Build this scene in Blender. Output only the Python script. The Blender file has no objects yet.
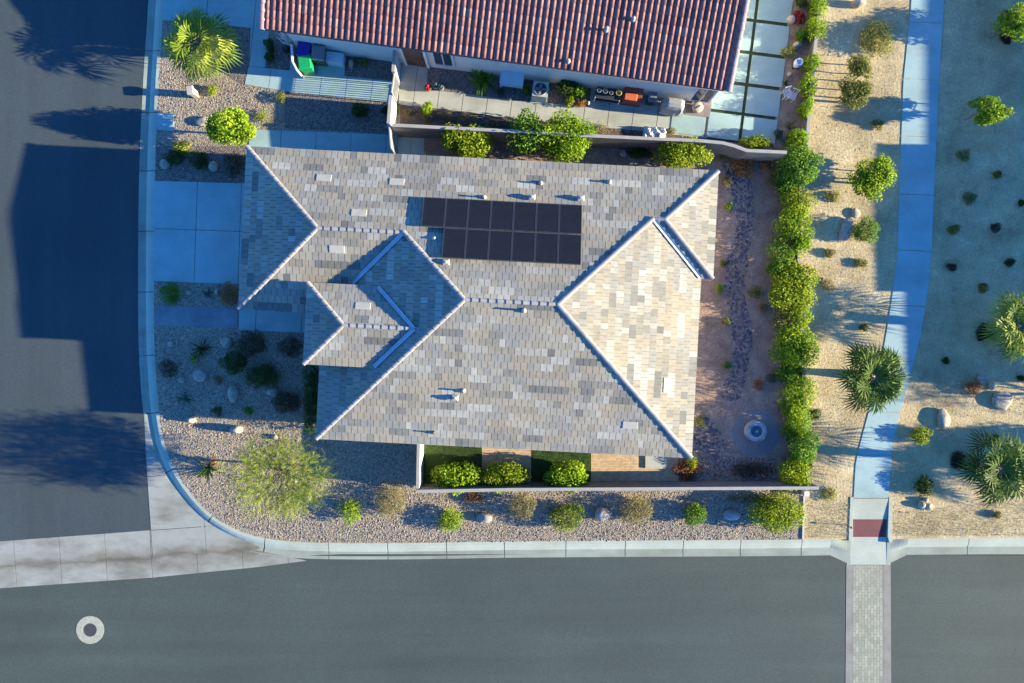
import bpy, math, random
import numpy as np
from math import sin, cos, pi, radians

# ------------------------------------------------------------------ basics
C = bpy.context.scene.collection
HC, FP = 34.15, 683.0            # camera height (m), focal length in picture pixels
SUN_EL, SUN_AZ = 14.0, 4.6       # sun low in the east, slightly south
RNG = np.random.default_rng(7)
random.seed(7)

def G(px, py, h=0.0):
    f = (HC - h) / FP
    return ((px - 512.0) * f, (341.5 - py) * f, h)

def tag(o, label=None, cat=None, group=None, kind=None):
    if label: o['label'] = label
    if cat: o['category'] = cat
    if group: o['group'] = group
    if kind: o['kind'] = kind
    return o

def empty(name, loc=(0, 0, 0), rz=0.0):
    o = bpy.data.objects.new(name, None)
    o.empty_display_size = 0.2
    C.objects.link(o); o.location = loc; o.rotation_euler = (0, 0, rz)
    return o

# ------------------------------------------------------------------ materials
MATS = {}
def ramp(nt, fac, cols, interp='LINEAR'):
    r = nt.nodes.new('ShaderNodeValToRGB')
    r.color_ramp.interpolation = interp
    els = r.color_ramp.elements
    while len(els) < len(cols): els.new(0.5)
    for e, (p, c) in zip(els, cols):
        e.position = p; e.color = (c[0], c[1], c[2], 1)
    nt.links.new(fac, r.inputs[0])
    return r.outputs[0]

def even(cols):
    n = len(cols)
    return [(i / max(1, n - 1), c) for i, c in enumerate(cols)]

def newmat(name):
    m = bpy.data.materials.new(name); m.use_nodes = True
    nt = m.node_tree; b = nt.nodes['Principled BSDF']
    MATS[name] = m
    return m, nt, b

def coords(nt, scale=(1, 1, 1), rot=0.0):
    g = nt.nodes.new('ShaderNodeNewGeometry')
    mp = nt.nodes.new('ShaderNodeMapping')
    mp.inputs['Scale'].default_value = scale
    mp.inputs['Rotation'].default_value = (0, 0, rot)
    nt.links.new(g.outputs['Position'], mp.inputs[0])
    return mp.outputs[0]

def noise(nt, vec, scale, detail=4, rough=0.6):
    n = nt.nodes.new('ShaderNodeTexNoise')
    n.inputs['Scale'].default_value = scale; n.inputs['Detail'].default_value = detail
    n.inputs['Roughness'].default_value = rough
    nt.links.new(vec, n.inputs['Vector'])
    return n.outputs['Fac']

def bump(nt, b, h, strength, dist=0.02):
    n = nt.nodes.new('ShaderNodeBump')
    n.inputs['Strength'].default_value = strength; n.inputs['Distance'].default_value = dist
    nt.links.new(h, n.inputs['Height'])
    nt.links.new(n.outputs[0], b.inputs['Normal'])

def mix(nt, fac, a, c, mode='MIX'):
    n = nt.nodes.new('ShaderNodeMix'); n.data_type = 'RGBA'; n.blend_type = mode
    for s, v in ((n.inputs[0], fac), (n.inputs[6], a), (n.inputs[7], c)):
        if isinstance(v, (int, float)): s.default_value = v
        elif isinstance(v, tuple): s.default_value = (v[0], v[1], v[2], 1)
        else: nt.links.new(v, s)
    return n.outputs[2]

def plain(name, col, rough=0.6, var=0.12, scale=3.0, metal=0.0, bmp=0.0, bscale=60):
    m, nt, b = newmat(name)
    v = coords(nt)
    n = noise(nt, v, scale, 5)
    lo = tuple(c * (1 - var) for c in col); hi = tuple(min(1, c * (1 + var)) for c in col)
    nt.links.new(ramp(nt, n, [(0.3, lo), (0.7, hi)]), b.inputs['Base Color'])
    b.inputs['Roughness'].default_value = rough; b.inputs['Metallic'].default_value = metal
    if bmp: bump(nt, b, noise(nt, v, bscale, 3), bmp)
    return m

def leafmat(name, cols, trans=0.42, rough=0.55):
    m, nt, b = newmat(name)
    a = nt.nodes.new('ShaderNodeAttribute'); a.attribute_name = 'tone'
    col = ramp(nt, a.outputs['Fac'], even(cols))
    nt.links.new(col, b.inputs['Base Color']); b.inputs['Roughness'].default_value = rough
    b.inputs['Specular IOR Level'].default_value = 0.1
    t = nt.nodes.new('ShaderNodeBsdfTranslucent'); nt.links.new(col, t.inputs[0])
    mx = nt.nodes.new('ShaderNodeMixShader'); mx.inputs[0].default_value = trans
    nt.links.new(b.outputs[0], mx.inputs[1]); nt.links.new(t.outputs[0], mx.inputs[2])
    nt.links.new(mx.outputs[0], nt.nodes['Material Output'].inputs[0])
    return m

def tonemat(name, cols, rough=0.8, bmp=0.15, wear=0.25, interp='LINEAR'):
    m, nt, b = newmat(name)
    a = nt.nodes.new('ShaderNodeAttribute'); a.attribute_name = 'tone'
    col = ramp(nt, a.outputs['Fac'], even(cols), interp)
    v = coords(nt)
    n = noise(nt, v, 5.0, 6, 0.7)
    g = ramp(nt, n, [(0.3, (1 - wear,) * 3), (0.7, (1 + wear * 0.4,) * 3)])
    n2 = noise(nt, v, 0.45, 4, 0.6)
    g2 = ramp(nt, n2, [(0.35, (0.86, 0.86, 0.88)), (0.65, (1.06, 1.04, 1.0))])
    c2 = mix(nt, 1.0, mix(nt, 1.0, col, g, 'MULTIPLY'), g2, 'MULTIPLY')
    nt.links.new(c2, b.inputs['Base Color']); b.inputs['Roughness'].default_value = rough
    if bmp: bump(nt, b, noise(nt, v, 40, 3), bmp)
    return m

def gravelmat(name, cols, scale, patch=0.12, bstr=0.8, rough=0.9):
    m, nt, b = newmat(name)
    v = coords(nt)
    vo = nt.nodes.new('ShaderNodeTexVoronoi'); vo.inputs['Scale'].default_value = scale
    nt.links.new(v, vo.inputs['Vector'])
    sp = nt.nodes.new('ShaderNodeSeparateColor'); nt.links.new(vo.outputs['Color'], sp.inputs[0])
    col = ramp(nt, sp.outputs[0], even(cols))
    g = ramp(nt, noise(nt, v, 0.5, 5, 0.65), [(0.35, (1 - patch,) * 3), (0.65, (1 + patch * 0.5,) * 3)])
    nt.links.new(mix(nt, 1.0, col, g, 'MULTIPLY'), b.inputs['Base Color'])
    b.inputs['Roughness'].default_value = rough
    inv = nt.nodes.new('ShaderNodeMath'); inv.operation = 'SUBTRACT'; inv.inputs[0].default_value = 1
    nt.links.new(vo.outputs['Distance'], inv.inputs[1])
    bump(nt, b, inv.outputs[0], bstr, 0.03)
    return m

def concretemat(name, col, stain=0.3):
    m, nt, b = newmat(name)
    v = coords(nt)
    base = ramp(nt, noise(nt, v, 0.8, 7, 0.7), [(0.3, tuple(c * 0.86 for c in col)), (0.7, tuple(c * 1.08 for c in col))])
    st = ramp(nt, noise(nt, coords(nt, (1, 2.2, 1)), 0.35, 6, 0.6), [(0.46, (1, 1, 1)), (0.72, (1 - stain, 1 - stain * 1.1, 1 - stain * 1.25))])
    fine = ramp(nt, noise(nt, v, 22, 3), [(0.3, (0.93,) * 3), (0.7, (1.04,) * 3)])
    c = mix(nt, 1.0, mix(nt, 1.0, base, st, 'MULTIPLY'), fine, 'MULTIPLY')
    nt.links.new(c, b.inputs['Base Color']); b.inputs['Roughness'].default_value = 0.85
    bump(nt, b, noise(nt, v, 70, 3), 0.12)
    return m

def flowline(name, p0, p1, width):
    """add a silt and water mark that follows the low line of a gutter"""
    m = MATS[name]; nt = m.node_tree; b = nt.nodes['Principled BSDF']
    ang = math.atan2(p1[1] - p0[1], p1[0] - p0[0])
    g = nt.nodes.new('ShaderNodeNewGeometry')
    sub = nt.nodes.new('ShaderNodeVectorMath'); sub.operation = 'SUBTRACT'; sub.inputs[1].default_value = (p0[0], p0[1], 0)
    nt.links.new(g.outputs['Position'], sub.inputs[0])
    dt = nt.nodes.new('ShaderNodeVectorMath'); dt.operation = 'DOT_PRODUCT'; dt.inputs[1].default_value = (-sin(ang), cos(ang), 0)
    nt.links.new(sub.outputs[0], dt.inputs[0])
    n = noise(nt, coords(nt, (0.8, 1.6, 1)), 0.9, 5, 0.65)
    ad = nt.nodes.new('ShaderNodeMath'); ad.operation = 'MULTIPLY_ADD'; ad.inputs[1].default_value = width * 1.6; nt.links.new(n, ad.inputs[0])
    sh = nt.nodes.new('ShaderNodeMath'); sh.operation = 'SUBTRACT'; sh.inputs[1].default_value = width * 0.8
    nt.links.new(dt.outputs['Value'], sh.inputs[0]); nt.links.new(sh.outputs[0], ad.inputs[2])
    ab = nt.nodes.new('ShaderNodeMath'); ab.operation = 'ABSOLUTE'; nt.links.new(ad.outputs[0], ab.inputs[0])
    dv_ = nt.nodes.new('ShaderNodeMath'); dv_.operation = 'DIVIDE'; dv_.inputs[1].default_value = width; nt.links.new(ab.outputs[0], dv_.inputs[0])
    fac = ramp(nt, dv_.outputs[0], [(0.0, (0.52, 0.48, 0.42)), (0.12, (0.66, 0.62, 0.55)), (0.45, (0.86, 0.84, 0.80)), (1.0, (1, 1, 1))])
    src = b.inputs['Base Color'].links[0].from_socket
    nt.links.new(mix(nt, 1.0, src, fac, 'MULTIPLY'), b.inputs['Base Color'])

def asphaltmat(name, col, stretch):
    m, nt, b = newmat(name)
    v = coords(nt)
    base = ramp(nt, noise(nt, v, 0.12, 6, 0.6), [(0.3, tuple(c * 0.85 for c in col)), (0.7, tuple(c * 1.12 for c in col))])
    st = ramp(nt, noise(nt, coords(nt, stretch), 1.0, 5, 0.65), [(0.3, (0.86,) * 3), (0.7, (1.08,) * 3)])
    fine = ramp(nt, noise(nt, v, 20, 3), [(0.25, (0.72,) * 3), (0.75, (1.26,) * 3)])
    c = mix(nt, 1.0, mix(nt, 1.0, base, st, 'MULTIPLY'), fine, 'MULTIPLY')
    nt.links.new(c, b.inputs['Base Color']); b.inputs['Roughness'].default_value = 0.88
    bump(nt, b, noise(nt, v, 90, 2), 0.25, 0.01)
    return m

def groundmat(name, cols, scale=1.2, fine=9.0, bstr=0.5, famp=0.25):
    m, nt, b = newmat(name)
    v = coords(nt)
    base = ramp(nt, noise(nt, v, scale, 8, 0.72), [(0.28 + 0.44 * i / (len(cols) - 1), c) for i, c in enumerate(cols)])
    f = ramp(nt, noise(nt, v, fine, 4, 0.7), [(0.3, (1 - famp,) * 3), (0.7, (1 + famp * 0.6,) * 3)])
    big = ramp(nt, noise(nt, v, 0.22, 6, 0.65), [(0.32, (0.70, 0.69, 0.68)), (0.5, (0.98, 0.98, 0.98)), (0.68, (1.12, 1.12, 1.14))])
    c_ = mix(nt, 1.0, base, f, 'MULTIPLY')
    nt.links.new(mix(nt, 1.0, c_, big, 'MULTIPLY'), b.inputs['Base Color']); b.inputs['Roughness'].default_value = 0.95
    bump(nt, b, noise(nt, v, fine * 0.7, 6, 0.7), bstr, 0.06)
    return m

def brickmat(name, c1, c2, mortar, w, h, rot=0.0, scale=1.0, msize=0.012, xz=False):
    m, nt, b = newmat(name)
    v = coords(nt, (1, 1, 1), rot)
    if xz:   # walls: use horizontal distance and height
        sx = nt.nodes.new('ShaderNodeSeparateXYZ'); nt.links.new(v, sx.inputs[0])
        ad = nt.nodes.new('ShaderNodeMath'); nt.links.new(sx.outputs[0], ad.inputs[0]); nt.links.new(sx.outputs[1], ad.inputs[1])
        cb = nt.nodes.new('ShaderNodeCombineXYZ'); nt.links.new(ad.outputs[0], cb.inputs[0]); nt.links.new(sx.outputs[2], cb.inputs[1])
        v = cb.outputs[0]
    br = nt.nodes.new('ShaderNodeTexBrick')
    br.inputs['Color1'].default_value = (*c1, 1); br.inputs['Color2'].default_value = (*c2, 1); br.inputs['Mortar'].default_value = (*mortar, 1)
    br.inputs['Scale'].default_value = scale; br.inputs['Brick Width'].default_value = w; br.inputs['Row Height'].default_value = h
    br.inputs['Mortar Size'].default_value = msize
    nt.links.new(v, br.inputs['Vector'])
    f = ramp(nt, noise(nt, coords(nt), 2.5, 6, 0.7), [(0.3, (0.8,) * 3), (0.7, (1.1,) * 3)])
    nt.links.new(mix(nt, 1.0, br.outputs['Color'], f, 'MULTIPLY'), b.inputs['Base Color']); b.inputs['Roughness'].default_value = 0.88
    bump(nt, b, br.outputs['Fac'], -0.4, 0.01)
    return m

# setting
asphaltmat('asphalt', (0.059, 0.078, 0.063), (0.05, 0.9, 1))
asphaltmat('asphalt side', (0.050, 0.067, 0.069), (0.9, 0.05, 1))
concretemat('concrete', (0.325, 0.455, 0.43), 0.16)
concretemat('concrete stained', (0.33, 0.335, 0.285), 0.5)
flowline('concrete stained', G(0, 567), G(250, 551), 0.75)
concretemat('concrete warm', (0.43, 0.43, 0.36), 0.30)
concretemat('kerb concrete', (0.428, 0.460, 0.360), 0.12)
concretemat('gutter concrete', (0.308, 0.341, 0.266), 0.3)
gravelmat('gravel', [(0.130, 0.100, 0.069), (0.270, 0.214, 0.147), (0.400, 0.328, 0.224), (0.210, 0.176, 0.128), (0.520, 0.442, 0.310)], 20)
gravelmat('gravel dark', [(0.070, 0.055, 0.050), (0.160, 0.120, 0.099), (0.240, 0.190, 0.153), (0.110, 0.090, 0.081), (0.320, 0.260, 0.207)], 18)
gravelmat('red gravel', [(0.12, 0.06, 0.05), (0.25, 0.14, 0.11), (0.38, 0.27, 0.22), (0.15, 0.09, 0.08)], 13)
groundmat('sand', [(0.289, 0.205, 0.102), (0.492, 0.377, 0.192), (0.589, 0.461, 0.244), (0.749, 0.609, 0.351)], 0.7, 10, 0.6, 0.3)
groundmat('desert ground', [(0.30, 0.23, 0.13), (0.40, 0.32, 0.19)], 0.3, 6, 0.5)
groundmat('soil', [(0.207, 0.130, 0.090), (0.356, 0.238, 0.170), (0.483, 0.346, 0.250)], 1.6, 14, 0.6, 0.3)
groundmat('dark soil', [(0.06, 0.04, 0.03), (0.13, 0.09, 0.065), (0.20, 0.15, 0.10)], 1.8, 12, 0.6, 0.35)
groundmat('lawn', [(0.030, 0.060, 0.014), (0.053, 0.098, 0.020), (0.083, 0.128, 0.028)], 2.5, 25, 0.5, 0.3)
groundmat('strip grass', [(0.018, 0.035, 0.012), (0.03, 0.055, 0.016), (0.045, 0.07, 0.02)], 2.5, 25, 0.5, 0.3)
groundmat('grey fines', [(0.20, 0.18, 0.18), (0.27, 0.25, 0.24)], 1.2, 14, 0.4, 0.2)
groundmat('flag path', [(0.20, 0.21, 0.22), (0.30, 0.31, 0.32)], 1.5, 18, 0.3, 0.25)
brickmat('patio paver', (0.540, 0.360, 0.195), (0.690, 0.495, 0.285), (0.210, 0.150, 0.105), 0.16, 0.08, 0.0, 1.0, 0.006)
brickmat('crossing paver', (0.275, 0.278, 0.202), (0.377, 0.371, 0.267), (0.204, 0.196, 0.143), 0.30, 0.15, radians(90), 1.0, 0.010)
plain('border concrete', (0.237, 0.225, 0.184), 0.85, 0.18, 1.5, 0, 0.1)
plain('red panel', (0.173, 0.044, 0.044), 0.75, 0.12, 3, 0, 0.3, 25)
plain('joint', (0.10, 0.10, 0.10), 0.9)
# houses
tonemat('roof tile', [(0.160, 0.156, 0.131), (0.223, 0.214, 0.180), (0.292, 0.260, 0.191), (0.367, 0.313, 0.219), (0.281, 0.272, 0.234), (0.359, 0.325, 0.239), (0.378, 0.363, 0.302), (0.456, 0.431, 0.347)], 0.8, 0.03, 0.22)
tonemat('barrel tile', [(0.194, 0.070, 0.060), (0.262, 0.103, 0.085), (0.319, 0.141, 0.110), (0.233, 0.093, 0.093), (0.388, 0.206, 0.152)], 0.75, 0.15, 0.25)
plain('ridge cap', (0.29, 0.27, 0.25), 0.8, 0.2, 2.5, 0, 0.15)
plain('pink ridge cap', (0.391, 0.261, 0.237), 0.8, 0.2, 2.5, 0, 0.15)
plain('vent tile', (0.421, 0.392, 0.312), 0.7, 0.1)
plain('flashing', (0.42, 0.46, 0.50), 0.5, 0.08, 3, 0.2)
plain('stucco', (0.780, 0.718, 0.598), 0.92, 0.06, 2, 0, 0.2, 40)
plain('stucco tan', (0.44, 0.39, 0.32), 0.92, 0.06, 2, 0, 0.2, 40)
plain('fascia', (0.40, 0.37, 0.34), 0.7, 0.06)
plain('eave shade', (0.10, 0.085, 0.08), 0.8)  # shadow line under the tile edge, put into the colour
plain('soffit', (0.45, 0.42, 0.38), 0.8, 0.06)
plain('white trim', (0.72, 0.72, 0.70), 0.55, 0.05)
plain('door brown', (0.10, 0.06, 0.04), 0.55, 0.15)
plain('garage door', (0.45, 0.40, 0.34), 0.6, 0.05)
plain('wall cap', (0.351, 0.328, 0.277), 0.85, 0.08, 3, 0, 0.15)
brickmat('block wall', (0.15, 0.135, 0.12), (0.20, 0.18, 0.16), (0.09, 0.08, 0.07), 0.40, 0.20, 0, 1.0, 0.012, True)
plain('pale wall', (0.56, 0.53, 0.46), 0.9, 0.06, 3, 0, 0.15)
plain('gate metal', (0.40, 0.40, 0.39), 0.5, 0.05, 3, 0.3)
m, nt, b = newmat('glass'); b.inputs['Base Color'].default_value = (0.04, 0.075, 0.08, 1); b.inputs['Roughness'].default_value = 0.08
b.inputs['Specular IOR Level'].default_value = 0.7
m, nt, b = newmat('water'); b.inputs['Base Color'].default_value = (0.04, 0.12, 0.17, 1); b.inputs['Roughness'].default_value = 0.06
m, nt, b = newmat('solar cell')
br = nt.nodes.new('ShaderNodeTexBrick'); tc = nt.nodes.new('ShaderNodeTexCoord')
nt.links.new(tc.outputs['Object'], br.inputs['Vector'])
br.offset = 0; br.inputs['Scale'].default_value = 1; br.inputs['Brick Width'].default_value = 0.158; br.inputs['Row Height'].default_value = 0.158
br.inputs['Mortar Size'].default_value = 0.003
br.inputs['Color1'].default_value = (0.017, 0.019, 0.025, 1); br.inputs['Color2'].default_value = (0.020, 0.021, 0.029, 1); br.inputs['Mortar'].default_value = (0.012, 0.013, 0.02, 1)
nt.links.new(br.outputs['Color'], b.inputs['Base Color']); b.inputs['Roughness'].default_value = 0.35; b.inputs['Specular IOR Level'].default_value = 0.1
plain('panel frame', (0.075, 0.077, 0.085), 0.45, 0.05, 3, 0.4)
plain('panel rail', (0.30, 0.30, 0.33), 0.4, 0.05, 3, 0.6)
plain('pipe grey', (0.30, 0.28, 0.27), 0.6)
plain('pipe pale', (0.42, 0.38, 0.33), 0.6)
plain('iron', (0.105, 0.09, 0.08), 0.6, 0.15, 6, 0.4, 0.2)
plain('pale ring', (0.380, 0.372, 0.270), 0.85, 0.2, 7, 0, 0.15)
# props
plain('bin blue', (0.018, 0.014, 0.26), 0.4, 0.06)
plain('bin green', (0.01, 0.33, 0.10), 0.4, 0.06)
plain('bin grey', (0.16, 0.18, 0.19), 0.45, 0.06)
plain('bin grey body', (0.05, 0.075, 0.06), 0.5, 0.06)
plain('rubber', (0.025, 0.025, 0.027), 0.7)
plain('pale plastic', (0.50, 0.58, 0.60), 0.5, 0.04)
plain('white plastic', (0.75, 0.77, 0.77), 0.45, 0.05)
plain('ac metal', (0.46, 0.47, 0.42), 0.5, 0.05, 3, 0.2)
plain('dark metal', (0.05, 0.055, 0.065), 0.5, 0.1, 5, 0.4)
plain('red brown box', (0.22, 0.055, 0.03), 0.55, 0.1)
plain('orange lid', (0.55, 0.13, 0.045), 0.5, 0.08)
plain('cover grey', (0.34, 0.33, 0.30), 0.8, 0.1, 6, 0, 0.3, 12)
plain('rug brown', (0.25, 0.20, 0.18), 0.95, 0.12, 8)
plain('beige stone', (0.52, 0.44, 0.34), 0.85, 0.15, 6, 0, 0.3, 20)
plain('yellow plastic', (0.50, 0.38, 0.10), 0.5, 0.08)
plain('terracotta', (0.36, 0.12, 0.07), 0.75, 0.12)
plain('wood stake', (0.24, 0.18, 0.12), 0.8, 0.15)
plain('bark', (0.22, 0.18, 0.12), 0.9, 0.3, 9, 0, 0.6, 18)
plain('palm bark', (0.20, 0.15, 0.105), 0.9, 0.35, 11, 0, 0.8, 14)
plain('twig', (0.30, 0.25, 0.19), 0.85, 0.2, 6)
plain('white twig', (0.66, 0.62, 0.56), 0.8, 0.1, 6)
plain('rock pale', (0.36, 0.31, 0.23), 0.9, 0.42, 5, 0, 0.9, 11)
plain('rock white', (0.320, 0.292, 0.234), 0.9, 0.3, 5, 0, 0.8, 11)
plain('rock grey', (0.34, 0.33, 0.33), 0.9, 0.28, 3.5, 0, 0.6, 9)
plain('rock tan', (0.40, 0.33, 0.25), 0.9, 0.25, 3.5, 0, 0.6, 9)
plain('rock pink', (0.50, 0.36, 0.30), 0.9, 0.2, 3.5, 0, 0.5, 9)
tonemat('pebbles', [(0.130, 0.096, 0.071), (0.280, 0.202, 0.142), (0.400, 0.317, 0.221), (0.220, 0.182, 0.150), (0.520, 0.432, 0.309), (0.340, 0.230, 0.158)], 0.9, 0.1, 0.15)
tonemat('cobbles', [(0.07, 0.06, 0.07), (0.13, 0.10, 0.11), (0.20, 0.16, 0.165), (0.11, 0.095, 0.11), (0.30, 0.25, 0.24)], 0.85, 0.1, 0.15)
tonemat('sand pebbles', [(0.30, 0.23, 0.14), (0.45, 0.36, 0.22), (0.24, 0.19, 0.12), (0.52, 0.44, 0.30)], 0.9, 0.1, 0.15)
# foliage
leafmat('lime leaf', [(0.079, 0.165, 0.016), (0.185, 0.309, 0.021), (0.317, 0.445, 0.025), (0.476, 0.575, 0.034)])
leafmat('yellow leaf', [(0.089, 0.155, 0.017), (0.209, 0.283, 0.020), (0.345, 0.426, 0.026), (0.481, 0.530, 0.033)])
leafmat('green leaf', [(0.045, 0.113, 0.020), (0.103, 0.225, 0.028), (0.187, 0.337, 0.036), (0.334, 0.450, 0.043)])
leafmat('deep leaf', [(0.022, 0.050, 0.016), (0.045, 0.094, 0.023), (0.076, 0.133, 0.026), (0.114, 0.156, 0.037)])
leafmat('olive leaf', [(0.078, 0.098, 0.029), (0.169, 0.195, 0.046), (0.273, 0.293, 0.065), (0.390, 0.377, 0.098)])
leafmat('sage leaf', [(0.050, 0.091, 0.065), (0.088, 0.156, 0.117), (0.139, 0.221, 0.169)])
leafmat('dry leaf', [(0.116, 0.096, 0.042), (0.233, 0.192, 0.084), (0.349, 0.300, 0.144), (0.256, 0.252, 0.084), (0.419, 0.360, 0.204)])
leafmat('brown leaf', [(0.06, 0.045, 0.028), (0.12, 0.09, 0.055), (0.17, 0.13, 0.07)])
leafmat('red flower', [(0.194, 0.030, 0.030), (0.388, 0.050, 0.050), (0.485, 0.140, 0.100)])
leafmat('rust flower', [(0.184, 0.065, 0.033), (0.432, 0.169, 0.078), (0.471, 0.260, 0.104), (0.209, 0.208, 0.039)])
leafmat('feather leaf', [(0.05, 0.09, 0.025), (0.13, 0.20, 0.03), (0.24, 0.31, 0.04), (0.36, 0.39, 0.06)])
leafmat('palm leaf', [(0.022, 0.05, 0.008), (0.05, 0.10, 0.012), (0.09, 0.155, 0.018), (0.18, 0.22, 0.035)], 0.25)
leafmat('palm leaf yellow', [(0.067, 0.124, 0.016), (0.146, 0.220, 0.022), (0.237, 0.303, 0.030), (0.316, 0.358, 0.068)], 0.25)
leafmat('straw', [(0.315, 0.257, 0.117), (0.471, 0.392, 0.195), (0.602, 0.513, 0.273)], 0.2)
leafmat('grass blade', [(0.041, 0.088, 0.012), (0.074, 0.149, 0.018), (0.121, 0.189, 0.026)], 0.25)
leafmat('stalk', [(0.194, 0.190, 0.090), (0.310, 0.290, 0.150)], 0.1)

# ------------------------------------------------------------------ mesh building
def mesh_obj(name, v, f, mats, parent=None, tone=None, midx=None, smooth=False, loc=None):
    """v: (n,3) array/list; f: list of index tuples, or an (m,k) int array"""
    me = bpy.data.meshes.new(name)
    v = np.asarray(v, dtype=np.float32)
    if isinstance(f, np.ndarray):
        n, k = f.shape
        me.vertices.add(len(v)); me.vertices.foreach_set('co', v.ravel())
        me.loops.add(n * k); me.loops.foreach_set('vertex_index', f.astype(np.int32).ravel())
        me.polygons.add(n); me.polygons.foreach_set('loop_start', np.arange(0, n * k, k, dtype=np.int32))
        me.update(calc_edges=True)
    else:
        me.from_pydata(v.tolist(), [], f); me.update()
    for m in (mats if isinstance(mats, (list, tuple)) else [mats]):
        me.materials.append(MATS[m])
    if tone is not None:
        a = me.attributes.new('tone', 'FLOAT', 'FACE'); a.data.foreach_set('value', np.asarray(tone, dtype=np.float32))
    if midx is not None: me.polygons.foreach_set('material_index', np.asarray(midx, dtype=np.int32))
    if smooth: me.polygons.foreach_set('use_smooth', np.ones(len(me.polygons), dtype=bool))
    o = bpy.data.objects.new(name, me); C.objects.link(o)
    if parent is not None: o.parent = parent
    if loc is not None: o.location = loc
    return o

class MB:
    def __init__(s): s.v, s.f, s.m, s.t = [], [], [], []
    def add(s, vs, fs, mi=0, tone=0.5):
        k = len(s.v); s.v += [tuple(p) for p in vs]
        for f in fs: s.f.append(tuple(i + k for i in f)); s.m.append(mi); s.t.append(tone)
        return s
    def box(s, x0, x1, y0, y1, z0, z1, mi=0, taper=0.0, rz=0.0, at=(0, 0)):
        t = taper
        P = [(x0 + t, y0 + t, z0), (x1 - t, y0 + t, z0), (x1 - t, y1 - t, z0), (x0 + t, y1 - t, z0), (x0, y0, z1), (x1, y0, z1), (x1, y1, z1), (x0, y1, z1)]
        c, n = cos(rz), sin(rz)
        P = [(at[0] + x * c - y * n, at[1] + x * n + y * c, z) for x, y, z in P]
        return s.add(P, [(0, 3, 2, 1), (4, 5, 6, 7), (0, 1, 5, 4), (1, 2, 6, 5), (2, 3, 7, 6), (3, 0, 4, 7)], mi)
    def prism(s, pts, z0, z1, mi=0):
        n = len(pts)
        ar = sum(pts[i][0] * pts[(i + 1) % n][1] - pts[(i + 1) % n][0] * pts[i][1] for i in range(n))
        if ar < 0: pts = pts[::-1]
        P = [(p[0], p[1], z0) for p in pts] + [(p[0], p[1], z1) for p in pts]
        F = [tuple(range(n))[::-1], tuple(range(n, 2 * n))] + [(i, (i + 1) % n, n + (i + 1) % n, n + i) for i in range(n)]
        return s.add(P, F, mi)
    def tube(s, pts, rad, seg=8, mi=0, caps=True):
        pts = [np.array(p, float) for p in pts]
        if not isinstance(rad, (list, tuple)): rad = [rad] * len(pts)
        V, F = [], []
        for i, p in enumerate(pts):
            d = pts[min(i + 1, len(pts) - 1)] - pts[max(i - 1, 0)]
            d /= (np.linalg.norm(d) + 1e-9)
            a = np.cross(d, (0, 0, 1) if abs(d[2]) < 0.9 else (1, 0, 0)); a /= np.linalg.norm(a); bb = np.cross(d, a)
            for k in range(seg):
                t = 2 * pi * k / seg
                V.append(p + rad[i] * (cos(t) * a + sin(t) * bb))
        for i in range(len(pts) - 1):
            for k in range(seg):
                F.append((i * seg + k, i * seg + (k + 1) % seg, (i + 1) * seg + (k + 1) % seg, (i + 1) * seg + k))
        if caps: F += [tuple(range(seg))[::-1], tuple(range((len(pts) - 1) * seg, len(pts) * seg))]
        return s.add(V, F, mi)
    def lathe(s, prof, seg=24, at=(0, 0, 0), mi=0):
        V, F = [], []
        for r, z in prof:
            for k in range(seg):
                t = 2 * pi * k / seg; V.append((at[0] + r * cos(t), at[1] + r * sin(t), at[2] + z))
        for i in range(len(prof) - 1):
            for k in range(seg):
                F.append((i * seg + k, i * seg + (k + 1) % seg, (i + 1) * seg + (k + 1) % seg, (i + 1) * seg + k))
        F += [tuple(range(seg))[::-1], tuple(range((len(prof) - 1) * seg, len(prof) * seg))]
        return s.add(V, F, mi)
    def build(s, name, mats, parent=None, smooth=False, loc=None, tone=False):
        return mesh_obj(name, s.v, s.f, mats, parent, s.t if tone else None, s.m, smooth, loc)

def bevel(o, w=0.02, seg=2):
    md = o.modifiers.new('bevel', 'BEVEL'); md.width = w; md.segments = seg; md.limit_method = 'ANGLE'
    return o

def clip(poly, axis, val, keep_less):
    out = []
    n = len(poly)
    for i in range(n):
        a, c = poly[i], poly[(i + 1) % n]
        ia = (a[axis] <= val) if keep_less else (a[axis] >= val)
        ic = (c[axis] <= val) if keep_less else (c[axis] >= val)
        if ia: out.append(a)
        if ia != ic:
            t = (val - a[axis]) / (c[axis] - a[axis])
            q = [a[0] + t * (c[0] - a[0]), a[1] + t * (c[1] - a[1])]; q[axis] = val
            out.append(tuple(q))
    return out

def area(p):
    return 0.5 * sum(p[i][0] * p[(i + 1) % len(p)][1] - p[(i + 1) % len(p)][0] * p[i][1] for i in range(len(p)))

def ground_pts(px): return [G(x, y)[:2] for x, y in px]

def sheet(name, px, z, mat, depth=0.15, kind='structure', label=None):
    o = MB().prism(ground_pts(px), z - depth, z).build(name, mat)
    o['kind'] = kind
    if label: o['label'] = label
    return o

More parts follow.
